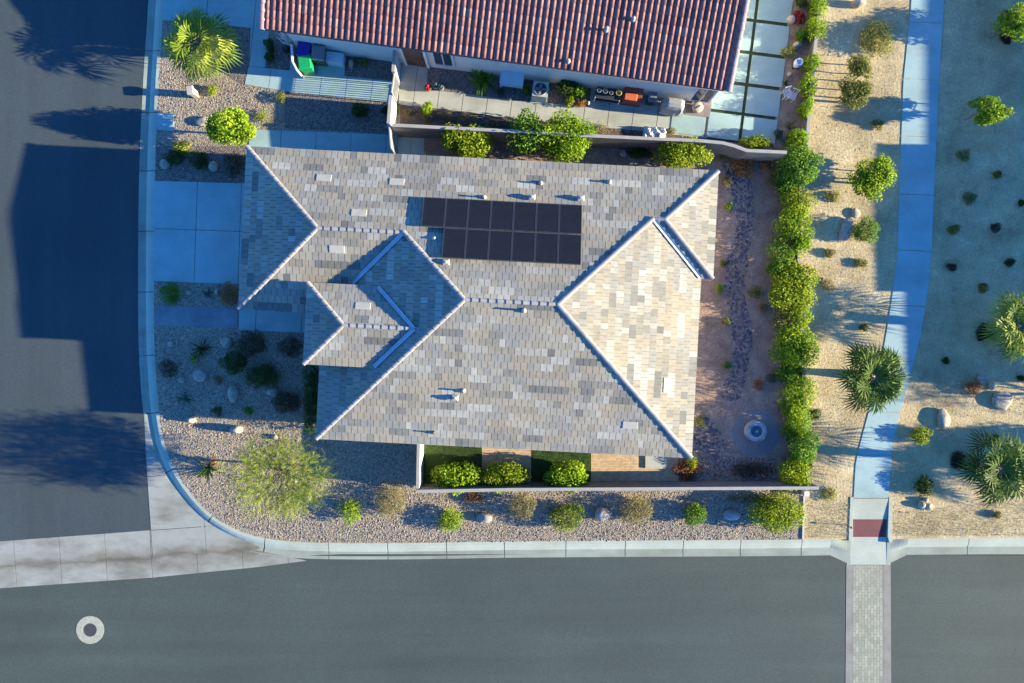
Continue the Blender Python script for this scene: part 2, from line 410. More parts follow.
def slabs(name, px, z, mat, org, ang, sa, sb=None, gap=0.03, depth=0.12):
    """a pavement cut into cast slabs: bands of sa metres along ang (degrees, world), sb across"""
    c, n = cos(radians(ang)), sin(radians(ang)); o = G(*org)
    loc = [((x - o[0]) * c + (y - o[1]) * n, -(x - o[0]) * n + (y - o[1]) * c) for x, y in ground_pts(px)]
    mb = MB()
    def rng(ax, st):
        v = [p[ax] for p in loc]
        if not st: return [(min(v) - 1, max(v) + 1)]
        return [(i * st, (i + 1) * st) for i in range(math.floor(min(v) / st), math.ceil(max(v) / st))]
    for a0, a1 in rng(0, sa):
        for b0, b1 in rng(1, sb):
            q = clip(clip(clip(clip(loc, 0, a0 + gap / 2, False), 0, a1 - gap / 2, True), 1, b0 + (gap / 2 if sb else 0), False), 1, b1 - (gap / 2 if sb else 0), True)
            if len(q) >= 3 and abs(area(q)) > 0.01:
                mb.prism([(o[0] + s * c - t * n, o[1] + s * n + t * c) for s, t in q], z - depth, z + random.uniform(-0.002, 0.002))
    ob = mb.build(name, mat); ob['kind'] = 'structure'
    return ob

# ------------------------------------------------------------------ ground, roads, kerbs
gr = MB(); gr.add([(-600, -600, -0.19), (600, -600, -0.19), (600, 600, -0.19), (-600, 600, -0.19)], [(0, 1, 2, 3)])
tag(gr.build('ground', 'desert ground'), kind='structure')

sheet('road', [(-6000, 566), (256, 566), (290, 557), (340, 555), (420, 555), (1024, 556), (6000, 552), (6000, 790), (-6000, 800)], -0.130, 'asphalt', 0.05)
sheet('road', [(149.5, 531), (144.5, 455), (142, 400), (138.2, 345), (137.2, 300), (138, 150), (146, 0), (165, -250), (260, -1500), (30, -1500), (-90, -250), (-120, 0), (-125, 300), (-130, 560), (0, 542.3)], -0.1305, 'asphalt side', 0.05)

def kerb(name, pts, side=1, w=0.85, pan=False):
    P = [np.array(G(*p)[:2]) for p in pts]
    prof = [(0.0, -0.19), (0.0, 0.0), (0.16, -0.004), (0.30, -0.045), (0.42, -0.115), (0.466, -0.136), (0.62, -0.133), (w, -0.124), (w, -0.19)]
    prof = [(0.468, -0.19)] + prof[5:] if pan else prof[:6] + [(0.47, -0.19)]
    V, F = [], []
    for i, p in enumerate(P):
        d = P[min(i + 1, len(P) - 1)] - P[max(i - 1, 0)]; d /= np.linalg.norm(d)
        nrm = np.array([d[1], -d[0]]) * side
        for o, z in prof:
            q = p + nrm * o; V.append((q[0], q[1], z))
    k = len(prof)
    for i in range(len(P) - 1):
        for j in range(k - 1): F.append((i * k + j, i * k + j + 1, (i + 1) * k + j + 1, (i + 1) * k + j))
    F += [tuple(range(k)), tuple(range((len(P) - 1) * k, len(P) * k))]
    return V, F

def resample(pts, step):
    P = [np.array(p, float) for p in pts]; out = [P[0]]
    for a, c in zip(P[:-1], P[1:]):
        n = max(1, int(round(np.linalg.norm(c - a) / step)))
        for i in range(1, n + 1): out.append(a + (c - a) * i / n)
    return out

def smooth_line(pts, it=3):
    P = [np.array(p, float) for p in pts]
    for _ in range(it):
        Q = [P[0]]
        for a, c in zip(P[:-1], P[1:]): Q += [a * 0.75 + c * 0.25, a * 0.25 + c * 0.75]
        P = Q + [P[-1]]
    return P

def kerb_run(name, pts, cut, **kw):
    """cast in lengths of `cut` pixels with an open joint between them"""
    L = resample(pts, 6.0); mb = MB(); cur = [L[0]]; acc = 0
    for a, c in zip(L[:-1], L[1:]):
        d = np.linalg.norm(c - a); acc += d
        if acc >= cut:
            e = (c - a) / d
            cur.append(c - e * 0.35); mb.add(*kerb(name, cur, **kw)); cur = [c + e * 0.35]; acc = 0
        else: cur.append(c)
    if len(cur) > 1: mb.add(*kerb(name, cur, **kw))
    o = mb.build(name, 'gutter concrete' if kw.get('pan') else 'kerb concrete'); o['kind'] = 'structure'
    return o
KERB = [(178, -250), (164, 0), (158, 90), (154.2, 180), (153.6, 300), (154.3, 355), (158.3, 410), (163.5, 441), (170, 460), (182, 482), (200, 505), (220, 522), (250, 536), (290, 542), (340, 543.3), (416, 543.2), (512, 541.2), (768, 540), (831, 539)]
kerb_run('kerb', smooth_line(KERB, 2), 57, side=1)
kerb_run('gutter', smooth_line(KERB, 2), 57, side=1, pan=True)
kerb_run('kerb', [(908, 538.6), (1024, 538), (3000, 532)], 57, side=1)
kerb_run('gutter', [(908, 538.6), (1024, 538), (3000, 532)], 57, side=1, pan=True)
sheet('kerb joint bed', [(150, -100), (156, -100), (152, 300), (157, 405), (185, 478), (225, 520), (260, 535), (340, 540), (831, 536), (831, 555), (340, 558), (250, 552), (190, 505), (150, 420), (143, 300)], -0.16, 'joint', 0.02)

# cross gutter and corner concrete
slabs('cross gutter', [(-500, 575), (-200, 557), (0, 542), (149, 531), (149.5, 559), (0, 568), (-500, 600)], -0.124, 'concrete stained', (149, 545), 4, 2.28, None, 0.025)
slabs('cross gutter', [(-500, 600), (0, 567.6), (149.5, 558.6), (256, 551), (306, 561.5), (256, 568), (150, 578.5), (0, 589), (-500, 625)], -0.1235, 'concrete stained', (149, 545), 4, 2.28, None, 0.025)
slabs('corner apron', [(137.6, 330), (142, 330), (142, 400), (146, 425), (153, 452), (165, 478), (186, 504), (206, 522), (232, 536), (262, 549), (250, 551.5), (150, 558.8), (149.6, 531), (144.6, 455), (142, 400)], -0.1215, 'concrete stained', (149.5, 531), 4, 2.7, 2.7, 0.025)

# lots
LOT = [tuple(p) for p in smooth_line(KERB, 2)]
lot = LOT + [(803, 539.5), (806, 487), (799, 250), (805, 150), (822, -10), (880, -500), (190, -500)]
sheet('gravel yard', lot, 0.0, 'gravel', 0.19)
sheet('sand', [(880, -500), (822, -10), (805, 150), (799, 250), (806, 487), (803, 539.5), (831, 539), (850, 539.5), (850, 498), (891, 498), (891, 539.5), (908, 538.6), (1024, 538), (5000, 528), (5000, -1500), (1000, -1500)], 0.0005, 'sand', 0.19)
# soil beds
sheet('soil bed', [(391, 121), (580, 129), (726, 137), (800, 148), (800, 160), (800, 250), (806, 420), (806, 486), (690, 486), (672, 200), (400, 175)], 0.010, 'soil', 0.05)
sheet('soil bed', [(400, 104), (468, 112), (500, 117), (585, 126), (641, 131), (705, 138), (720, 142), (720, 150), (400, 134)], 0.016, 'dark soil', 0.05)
sheet('gravel bed', [(427, 50), (427, 89), (505, 99), (590, 108), (592, 60)], 0.016, 'gravel dark', 0.05)
sheet('planter bed', [(791, -60), (789, 8), (784, 58), (778, 95), (773, 138), (805, 146), (822, -10), (828, -60)], 0.018, 'soil', 0.05)
sheet('gravel bed', [(164, 146), (246, 146), (246, 186), (156, 186), (156, 140)], 0.012, 'gravel dark', 0.05)
sheet('gravel bed', [(206, 22), (252, 28), (249, 66), (245, 86), (232, 78), (206, 60)], 0.012, 'gravel dark', 0.05)
sheet('gravel bed', [(284, 92), (388, 103), (389, 134), (340, 131), (285, 128)], 0.012, 'gravel dark', 0.05)
sheet('gravel bed', [(345, 50), (397, 60), (398, 84), (345, 80)], 0.012, 'gravel dark', 0.05)
sheet('gravel bed', [(264, 38), (291, 42), (291, 71), (264, 68)], 0.012, 'gravel dark', 0.05)

# driveways and walks
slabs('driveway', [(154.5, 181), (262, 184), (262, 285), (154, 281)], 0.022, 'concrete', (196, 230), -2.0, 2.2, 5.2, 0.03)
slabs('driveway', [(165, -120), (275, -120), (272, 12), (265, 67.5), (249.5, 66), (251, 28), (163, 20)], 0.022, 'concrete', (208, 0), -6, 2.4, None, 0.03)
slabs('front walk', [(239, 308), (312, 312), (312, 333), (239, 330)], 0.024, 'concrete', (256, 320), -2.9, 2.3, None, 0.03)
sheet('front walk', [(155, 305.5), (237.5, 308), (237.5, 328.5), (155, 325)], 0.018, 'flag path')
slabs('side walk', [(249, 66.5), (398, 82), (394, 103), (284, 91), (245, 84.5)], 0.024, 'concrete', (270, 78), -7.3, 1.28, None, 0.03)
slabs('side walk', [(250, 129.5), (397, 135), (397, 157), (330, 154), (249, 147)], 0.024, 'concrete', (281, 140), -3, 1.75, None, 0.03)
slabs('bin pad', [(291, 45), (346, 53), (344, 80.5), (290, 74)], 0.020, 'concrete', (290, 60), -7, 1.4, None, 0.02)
slabs('side patio', [(399, 85), (404, 55), (427, 58), (427.5, 89.5), (505, 99), (589, 107.5), (592, 84), (712, 100), (707, 138.5), (641, 131), (585, 126), (500, 117), (468, 112), (399, 104.5)], 0.024, 'concrete warm', (414, 97), -7.3, 1.22, None, 0.03)
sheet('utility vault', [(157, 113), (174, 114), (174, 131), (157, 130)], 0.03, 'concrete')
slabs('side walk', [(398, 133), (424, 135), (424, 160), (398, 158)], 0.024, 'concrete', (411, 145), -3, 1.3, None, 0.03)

# garden behind the south wall
sheet('lawn', [(421, 430), (482, 433), (482, 486), (421, 486)], 0.012, 'lawn')
sheet('lawn', [(531, 435), (591, 438), (591, 486), (531, 486)], 0.012, 'lawn')
sheet('paved strip', [(482, 433), (531, 435), (531, 486), (482, 486)], 0.020, 'patio paver')
sheet('patio', [(591, 438), (678, 442), (678, 486), (591, 486)], 0.020, 'patio paver')
sheet('step', [(645, 452), (666, 453), (666, 468.5), (645, 468)], 0.10, 'concrete warm')
sheet('gravel bed', [(678, 456), (776, 458), (776, 486), (678, 486)], 0.022, 'red gravel')
sheet('fountain pad', [(756 + 24 * cos(t), 433 + 24 * sin(t)) for t in np.linspace(0, 2 * pi, 40)[:-1]], 0.018, 'grey fines')

# neighbour's patio: slabs set in grass
sheet('grass strip', [(700, 110), (712, 60), (755, -40), (793, -40), (789, 8), (784, 58), (778, 95), (772, 145), (726, 142), (702, 138)], 0.018, 'strip grass')
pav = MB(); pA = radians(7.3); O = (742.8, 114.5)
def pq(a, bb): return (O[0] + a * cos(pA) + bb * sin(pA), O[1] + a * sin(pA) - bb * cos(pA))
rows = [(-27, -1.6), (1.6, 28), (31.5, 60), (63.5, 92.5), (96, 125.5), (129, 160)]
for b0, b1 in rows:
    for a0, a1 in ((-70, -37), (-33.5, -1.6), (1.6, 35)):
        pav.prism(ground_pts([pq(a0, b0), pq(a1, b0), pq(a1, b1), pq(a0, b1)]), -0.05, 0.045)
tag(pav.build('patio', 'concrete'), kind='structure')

# desert path, ramp and crossing
PL = [(914, -120), (911.5, 0), (903, 83), (901, 143), (898.5, 200), (897.5, 250), (893, 290), (885, 341), (871.5, 401), (861, 440), (855.5, 462), (853.5, 498)]
PR = [(952, -120), (944, 0), (938.5, 83), (936, 143), (933.5, 200), (931.5, 250), (928, 288), (920, 338), (906, 390), (895.5, 430), (890.5, 462), (888.5, 498)]
def along(L, y):
    for a, c in zip(L[:-1], L[1:]):
        if a[1] <= y <= c[1]: t = (y - a[1]) / (c[1] - a[1]); return (a[0] + t * (c[0] - a[0]), y)
joints = [-120, -35, 22, 79, 136, 194, 250, 305, 360, 411, 455, 498]
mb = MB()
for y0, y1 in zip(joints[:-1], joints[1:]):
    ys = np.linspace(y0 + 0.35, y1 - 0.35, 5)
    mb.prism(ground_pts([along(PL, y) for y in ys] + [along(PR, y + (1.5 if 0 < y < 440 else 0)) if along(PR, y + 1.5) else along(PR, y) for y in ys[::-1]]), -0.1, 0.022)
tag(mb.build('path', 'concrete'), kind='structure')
# ramp down to the road, its flanking kerbs and the red tactile panel
mb = MB()
def ramp_quad(mb, x0, x1, X0, X1, y0, y1, z0, z1):
    A, B_, D, E_ = G(x0, y0), G(x1, y0), G(X1, y1), G(X0, y1)
    mb.add([(A[0], A[1], z0), (B_[0], B_[1], z0), (D[0], D[1], z1), (E_[0], E_[1], z1)], [(0, 1, 2, 3)])
ramp_quad(mb, 853.5, 888.5, 853.3, 887.5, 498.4, 519.5, 0.022, -0.035)
ramp_quad(mb, 853.3, 887.5, 851.5, 888, 537.5, 543, -0.085, -0.105)
ramp_quad(mb, 851.5, 888, 848, 892, 543, 565.5, -0.105, -0.122)
tag(mb.build('ramp', 'kerb concrete'), kind='structure')
mb = MB()
KPROF = [(0.0, 0.0), (0.16, -0.004), (0.30, -0.045), (0.42, -0.115), (0.47, -0.136), (0.62, -0.133), (0.85, -0.124)]
def flare(x0, x1):
    V = []
    for i in range(7):
        t = i / 6; x = x0 + (x1 - x0) * t; s_ = t * t * (3 - 2 * t)
        for o_, z in KPROF:
            q = o_ / 0.85; y = 538.9 + q * (17.0 + 9.6 * t); zi = -0.088 - 0.034 * q
            p = G(x, y); V.append((p[0], p[1], (1 - s_) * z + s_ * zi + 0.0015))
    mb.add(V, [(i * 7 + k_, i * 7 + k_ + 1, i * 7 + k_ + 8, i * 7 + k_ + 7) for i in range(6) for k_ in range(6)])
flare(831, 851.5); flare(908, 888)
tag(mb.build('kerb flare', 'gutter concrete'), kind='structure')
mb = MB(); ramp_quad(mb, 854.5, 886.8, 854.0, 883, 519.5, 537.5, -0.031, -0.080)
for i in range(23):
    for j in range(11):
        p = G(856.2 + i * 1.32 - j * 0.06, 520.8 + j * 1.52); zz = -0.031 - 0.049 * (j * 1.52 + 1.3) / 18
        mb.lathe([(0.021, zz - 0.003), (0.013, zz + 0.006)], 6, (p[0], p[1], 0))
tag(mb.build('tactile panel', 'red panel'), kind='structure')
mb = MB()
mb.prism(ground_pts([(850.2, 497), (853.2, 497), (852.8, 536), (850.6, 541), (848.5, 541)]), -0.19, 0.03)
mb.prism(ground_pts([(888.8, 497), (891.5, 497), (892.0, 541), (889.5, 543), (887.6, 536)]), -0.19, 0.03)
tag(mb.build('ramp kerb', 'kerb concrete'), kind='structure')
sheet('crossing', [(854.5, 565.8), (884.5, 565.8), (885, 790), (854, 790)], -0.122, 'crossing paver', 0.03)
sheet('crossing border', [(847.5, 565.6), (854.3, 565.6), (853.8, 790), (846, 790)], -0.121, 'border concrete', 0.03)
sheet('crossing border', [(884.7, 565.6), (892, 565.6), (893, 790), (885.2, 790)], -0.121, 'border concrete', 0.03)

# ------------------------------------------------------------------ houses
HE, PITCH = 2.85, 0.295
class Roof:
    """tiled hip roofs: every slope is laid with single tiles in stepped courses"""
    def __init__(s): s.v, s.f, s.t = [], [], []
    def slope(s, poly, d, base, z0, pitch=PITCH, w=0.29, e=0.33):
        # d: uphill unit vector in plan, base: a point on the eave
        a = (d[1], -d[0])
        L = [((x - base[0]) * a[0] + (y - base[1]) * a[1], (x - base[0]) * d[0] + (y - base[1]) * d[1]) for x, y in poly]
        smin, smax = min(p[0] for p in L), max(p[0] for p in L); tmax = max(p[1] for p in L)
        i = 0; tone = 0.5
        while i * e < tmax:
            t0, t1 = i * e, (i + 1) * e
            band = clip(clip(L, 1, t0, False), 1, t1, True)
            if len(band) >= 3:
                off = (0.5 * w if i % 2 else 0) + random.uniform(-0.02, 0.02)
                j = math.floor((smin - off) / w)
                while j * w + off < smax:
                    q = clip(clip(band, 0, j * w + off + 0.009, False), 0, (j + 1) * w + off - 0.009, True)
                    if len(q) >= 3 and abs(area(q)) > 1e-4:
                        if random.random() > 0.47: tone = random.uniform(0, 1) if random.random() < 0.3 else min(1, max(0, random.gauss(0.52, 0.22)))
                        jit = random.uniform(0, 0.006); k = len(s.v); n = len(q)
                        P = []
                        for ss, tt in q:
                            fr = (tt - t0) / e
                            tp = tt - (0.05 if (i == 0 and fr < 0.01) else 0)
                            P.append((base[0] + ss * a[0] + tp * d[0], base[1] + ss * a[1] + tp * d[1], z0 + pitch * tp + 0.026 * (1 - fr) + 0.014 * fr + jit))
                        if area([(p[0], p[1]) for p in P]) < 0: P = P[::-1]; q = q[::-1]
                        s.v += P; s.f.append(tuple(range(k, k + n))); s.t.append(tone)
                        for m in range(n):
                            if q[m][1] < t0 + 1e-4 and q[(m + 1) % n][1] < t0 + 1e-4:
                                A, B_ = P[m], P[(m + 1) % n]; k2 = len(s.v)
                                dz = 0.045 if i else 0.09
                                s.v += [A, B_, (B_[0], B_[1], B_[2] - dz), (A[0], A[1], A[2] - dz)]; s.f.append((k2, k2 + 1, k2 + 2, k2 + 3)); s.t.append(tone)
                    j += 1
            i += 1
        # underlay just below the tiles
        k = len(s.v)
        P = [(x, y, z0 + pitch * ((x - base[0]) * d[0] + (y - base[1]) * d[1]) - 0.004) for x, y in poly]
        s.v += P; s.f.append(tuple(range(k, k + len(P)))); s.t.append(-0.5)

def caps(A, B_, parent, mat='ridge cap', r=None, step=0.36, name='ridge_cap', lift=0.03):
    """a row of overlapping half-round cap tiles from A (low) to B"""
    A, B_ = np.array(A, float), np.array(B_, float); L = np.linalg.norm(B_ - A); d = (B_ - A) / L
    flat = abs(d[2]) < 0.02
    if r is None: r = 0.088 if flat else 0.105
    if flat and mat == 'ridge cap': lift = 0.012
    n = max(1, int(round(L / step))); st = L / n
    side = np.cross(d, (0, 0, 1)); side /= np.linalg.norm(side); up = np.cross(side, d)
    mb = MB(); seg = 7
    for i in range(n):
        p0 = A + d * (st * i - 0.03); p1 = A + d * (st * (i + 1) + 0.02); V = []
        for p, rr, lf in ((p0, r * 1.10, lift + 0.022), (p1, r * 0.92, lift)):
            for k in range(seg + 1):
                t = pi * k / seg
                V.append(p + side * rr * cos(t) + up * (rr * 0.72 * sin(t) - 0.02 + lf))
        F = [(k, k + 1, seg + 2 + k, seg + 1 + k) for k in range(seg)] + [tuple(range(seg + 1)), tuple(range(seg + 1, 2 * seg + 2))]
        mb.add(V, F)
    return mb.build(name, mat, parent)

def strip(A, B_, w, parent, mat='flashing', name='valley_flashing', lift=0.07):
    A, B_ = np.array(A, float), np.array(B_, float); d = (B_ - A) / np.linalg.norm(B_ - A)
    side = np.cross(d, (0, 0, 1)); side /= np.linalg.norm(side)
    z = np.array((0, 0, 1.0)); mb = MB()
    P = [A - side * w, A, A + side * w, B_ - side * w, B_, B_ + side * w]
    hs = [lift + 0.03, lift - 0.02, lift + 0.03] * 2
    mb.add([p + z * h for p, h in zip(P, hs)] , [(0, 1, 4, 3), (1, 2, 5, 4)])
    return mb.build(name, mat, parent)

def window(parent, x, y, z0, z1, w, nx, ny, frame='white trim'):
    """window in a wall at (x,y) with outward normal (nx,ny)"""
    rz = math.atan2(ny, nx) + pi / 2
    mb = MB(); t = 0.09
    for a in ((-w / 2 - t, -w / 2, z0 - t, z1 + t), (w / 2, w / 2 + t, z0 - t, z1 + t), (-w / 2, w / 2, z0 - t, z0), (-w / 2, w / 2, z1, z1 + t), (-0.025, 0.025, z0, z1)):
        mb.box(a[0], a[1], -0.07, 0.02, a[2], a[3], 0, 0, rz, (x, y))
    f = mb.build('window', frame, parent)
    pm = MB(); pm.box(-w / 2, w / 2, -0.03, 0.01, z0, z1, 0, 0, rz, (x, y)); pm.build('pane', 'glass', f)
    return f

# --- the house in the middle
RZ = -radians(2.95)
house = empty('tiled_house', (0, 0, 0), RZ)
tag(house, 'house with grey and tan flat tile hip roof carrying a black solar array', 'house')
k = 0.04583
uW, uE, uG, uX, vN, vS, vG, vX = -190 * k, 184.5 * k, -274 * k, 196.6 * k, 180.3 * k, -106.3 * k, 19.2 * k, 73.4 * k
hd = (vN - vS) / 2; vR = vN - hd; aW, aE = uW + hd, uE - hd; zR = HE + PITCH * hd
gd = (vN - vG) / 2; vGR = vN - gd; aG = uG + gd; gE = uW + gd; zG = HE + PITCH * gd
xd = (vN - vX) / 2; vXR = vN - xd; aX = uX - xd; xW = uE - xd; zX = HE + PITCH * xd
ZP = 3.62; kp = 0.0446
uP, pN, pS = -207 * kp, 47.7 * kp, -32.4 * kp
pd = (pN - pS) / 2; vPR = pN - pd; aP = uP + pd; zP = ZP + PITCH * pd
pE = uW + (zP - HE) / PITCH; pV = uW + (ZP - HE) / PITCH
R = Roof()
R.slope([(uG, vN), (uX, vN), (aX, vXR), (xW, vXR), (aE, vR), (aW, vR), (gE, vGR), (aG, vGR)], (0, -1), (0, vN), HE)
R.slope([(uW, vS), (uE, vS), (aE, vR), (aW, vR)], (0, 1), (0, vS), HE)
R.slope([(uW, vS), (aW, vR), (gE, vGR), (uW, vG)], (1, 0), (uW, 0), HE)
R.slope([(uG, vN), (uG, vG), (aG, vGR)], (1, 0), (uG, 0), HE)
R.slope([(uG, vG), (uW, vG), (gE, vGR), (aG, vGR)], (0, 1), (0, vG), HE)
R.slope([(uE, vS), (aE, vR), (xW, vXR), (uE, vX)], (-1, 0), (uE, 0), HE)
R.slope([(uX, vN), (aX, vXR), (uX, vX)], (-1, 0), (uX, 0), HE)
R.slope([(uX, vX), (uE, vX), (xW, vXR), (aX, vXR)], (0, 1), (0, vX), HE)
R.slope([(uP, pN), (pV, pN), (pE, vPR), (aP, vPR)], (0, -1), (0, pN), ZP)
R.slope([(uP, pS), (pV, pS), (pE, vPR), (aP, vPR)], (0, 1), (0, pS), ZP)
R.slope([(uP, pN), (uP, pS), (aP, vPR)], (1, 0), (uP, 0), ZP)
roof = mesh_obj('roof', R.v, R.f, 'roof tile', house, R.t)
for A, B_ in (((uW, vS, HE), (aW, vR, zR)), ((gE, vGR, zG), (aW, vR, zR)), ((uE, vS, HE), (aE, vR, zR)), ((xW, vXR, zX), (aE, vR, zR)), ((aW, vR, zR), (aE, vR, zR)),
              ((uG, vN, HE), (aG, vGR, zG)), ((uG, vG, HE), (aG, vGR, zG)), ((aG, vGR, zG), (gE, vGR, zG)),
              ((uX, vN, HE), (aX, vXR, zX)), ((uX, vX, HE), (aX, vXR, zX)), ((aX, vXR, zX), (xW, vXR, zX)),
              ((uP, pN, ZP), (aP, vPR, zP)), ((uP, pS, ZP), (aP, vPR, zP)), ((aP, vPR, zP), (pE, vPR, zP))):
    caps(A, B_, roof)
for A, B_ in (((uW, vG, HE), (gE, vGR, zG)), ((uE, vX, HE), (xW, vXR, zX)), ((pV, pN, ZP), (pE, vPR, zP)), ((pV, pS, ZP), (pE, vPR, zP))):
    strip(A, B_, 0.085, roof)
# walls, soffits and fascias
def house_body(parent, rects, ins, top, wallmat):
    wm, sm, fm = MB(), MB(), MB()
    for i, (x0, x1, y0, y1) in enumerate(rects):
        zt = top - 0.16 + 0.003 * i
        wm.box(x0 + ins, x1 - ins, y0 + ins, y1 - ins, -0.1, zt)
        sm.box(x0 + 0.02, x1 - 0.02, y0 + 0.02, y1 - 0.02, zt, zt + 0.03)
        for a in ((x0, x1, y0, y0 + 0.02), (x0, x1, y1 - 0.02, y1), (x0, x0 + 0.02, y0 + 0.02, y1 - 0.02), (x1 - 0.02, x1, y0 + 0.02, y1 - 0.02)):
            fm.box(a[0], a[1], a[2], a[3], zt + 0.0305, top - 0.01)
    w = wm.build('wall', wallmat, parent); sm.build('soffit', 'soffit', parent); fm.build('fascia', 'fascia', parent)
    return w
house_body(house, [(uW, uE, vS, vN - 0.006), (uG, uW + 0.5, vG, vN), (uE - 0.5, uX, vX, vN - 0.003)], 0.45, HE, 'stucco tan')
pm = MB(); pm.box(uP + 0.4, -6.6, pS + 0.4, pN - 0.4, 2.2, ZP - 0.13); pm.box(uP + 0.4, uP + 0.8, pS + 0.4, pS + 0.8, -0.1, 2.2); pm.box(uP + 0.4, uP + 0.8, pN - 0.8, pN - 0.4, -0.1, 2.2)
pm.build('porch_wall', 'stucco tan', house)
pm = MB(); pm.box(uP + 0.02, pV, pS + 0.02, pN - 0.02, ZP - 0.129, ZP - 0.02); pm.build('porch_fascia', 'fascia', house)
# doors and windows
dm = MB(); dm.box(uG + 0.40, uG + 0.445, vG + 1.3, vN - 1.2, 0.03, 2.25)
for z in (0.58, 1.13, 1.68): dm.box(uG + 0.38, uG + 0.40, vG + 1.3, vN - 1.2, z, z + 0.03)
dm.build('garage_door', 'garage door', house)
dm = MB(); dm.box(uW + 0.40, uW + 0.445, 0.0, 0.95, 0.03, 2.1); d_ = dm.build('front_door', 'door brown', house)
dm = MB(); dm.tube([(uW + 0.36, 0.82, 1.0), (uW + 0.36, 0.82, 1.2)], 0.015, 6); dm.build('handle', 'iron', d_)
window(house, uW + 0.45, -2.9, 0.9, 2.1, 1.5, -1, 0)
for v in (-3.2, -0.6, 1.6): window(house, uE - 0.45, v, 0.9, 2.1, 1.5, 1, 0)
window(house, uX - 0.45, 5.8, 0.9, 2.1, 1.5, 1, 0)
for u in (-6.0, -1.5, 5.2): window(house, u, vS + 0.45, 0.9, 2.1, 1.4, 0, -1)
window(house, 1.9, vS + 0.45, 0.1, 2.1, 2.2, 0, -1)
for u in (-3.0, 1.5, 6.0): window(house, u, vN - 0.456, 1.2, 2.1, 0.9, 0, 1)

cR, sR = cos(RZ), sin(RZ)
def to_local(x, y): return (x * cR + y * sR, -x * sR + y * cR)
def roof_z(u, v):
    def hip(x0, x1, y0, y1): return min(u - x0, x1 - u, v - y0, y1 - v)
    z = HE + PITCH * max(hip(uW, uE, vS, vN), hip(uG, 0, vG, vN), hip(0, uX, vX, vN))
    if uP < u < pE and pS < v < pN: z = max(z, ZP + PITCH * min(u - uP, v - pS, pN - v))
    return z
def on_roof(px, py, h=0.0):
    z = 3.5
    for _ in range(12):
        x, y, _z = G(px, py, z + h); u, v = to_local(x, y); z = roof_z(u, v)
    return u, v, z
# flat vent tiles, pipes and hooded vents
for px, py, sg in ((324, 178, -1), (397, 182, -1), (359, 213, -1), (337, 249, 1), (363, 306, -1)):
    u, v, z = on_roof(px, py)
    mb = MB(); mb.box(-0.34, 0.34, -0.17, 0.17, 0.0, 0.045); o = mb.build('roof_vent', 'vent tile', roof)
    o.location = (u, v, z); o.rotation_euler = (sg * math.atan(PITCH), 0, 0)
    bevel(o, 0.015)
for px, py, ax in ((666.5, 385, 'e'), (630, 425, 's')):
    u, v, z = on_roof(px, py); mb = MB()
    if ax == 'e': mb.box(-0.17, 0.17, -0.34, 0.34, 0.0, 0.045)
    else: mb.box(-0.34, 0.34, -0.17, 0.17, 0.0, 0.045)
    o = mb.build('roof_vent', 'vent tile', roof); o.location = (u, v, z)
    o.rotation_euler = (0, math.atan(PITCH), 0) if ax == 'e' else (math.atan(PITCH), 0, 0)
    bevel(o, 0.015)
def pipe(px, py, h, r=0.045, mat='pipe pale'):
    u, v, z = on_roof(px, py, h); mb = MB()
    mb.lathe([(r * 2.6, -0.02), (r * 2.2, 0.09), (r, 0.13), (r, h), (r * 0.6, h + 0.001)], 12)
    mb.build('vent_pipe', mat, roof, True).location = (u, v, z)
def hood(px, py, h=0.22):
    u, v, z = on_roof(px, py, h * 0.7); mb = MB()
    mb.box(-0.11, 0.11, -0.10, 0.10, -0.06, h - 0.1, 0, 0.01)
    mb.add([(-0.15, -0.14, h - 0.1), (0.15, -0.14, h - 0.1), (0.15, 0.14, h - 0.1), (-0.15, 0.14, h - 0.1), (-0.1, -0.08, h), (0.1, -0.08, h), (0.1, 0.08, h), (-0.1, 0.08, h)],
           [(0, 3, 2, 1), (4, 5, 6, 7), (0, 1, 5, 4), (1, 2, 6, 5), (2, 3, 7, 6), (3, 0, 4, 7)])
    mb.lathe([(0.06, h - 0.02), (0.06, h + 0.07), (0.03, h + 0.075)], 10)
    mb.build('hooded_vent', 'pipe pale', roof).location = (u, v, z)
pipe(541, 182, 0.27); pipe(610, 181, 0.24); pipe(524, 310, 0.36); pipe(463, 391, 0.30); pipe(433, 433, 0.26, 0.035, 'iron'); pipe(484, 196, 0.30, 0.04); pipe(434, 238, 0.16)
hood(455, 398); hood(532, 197); hood(581, 198); hood(446, 262, 0.16)

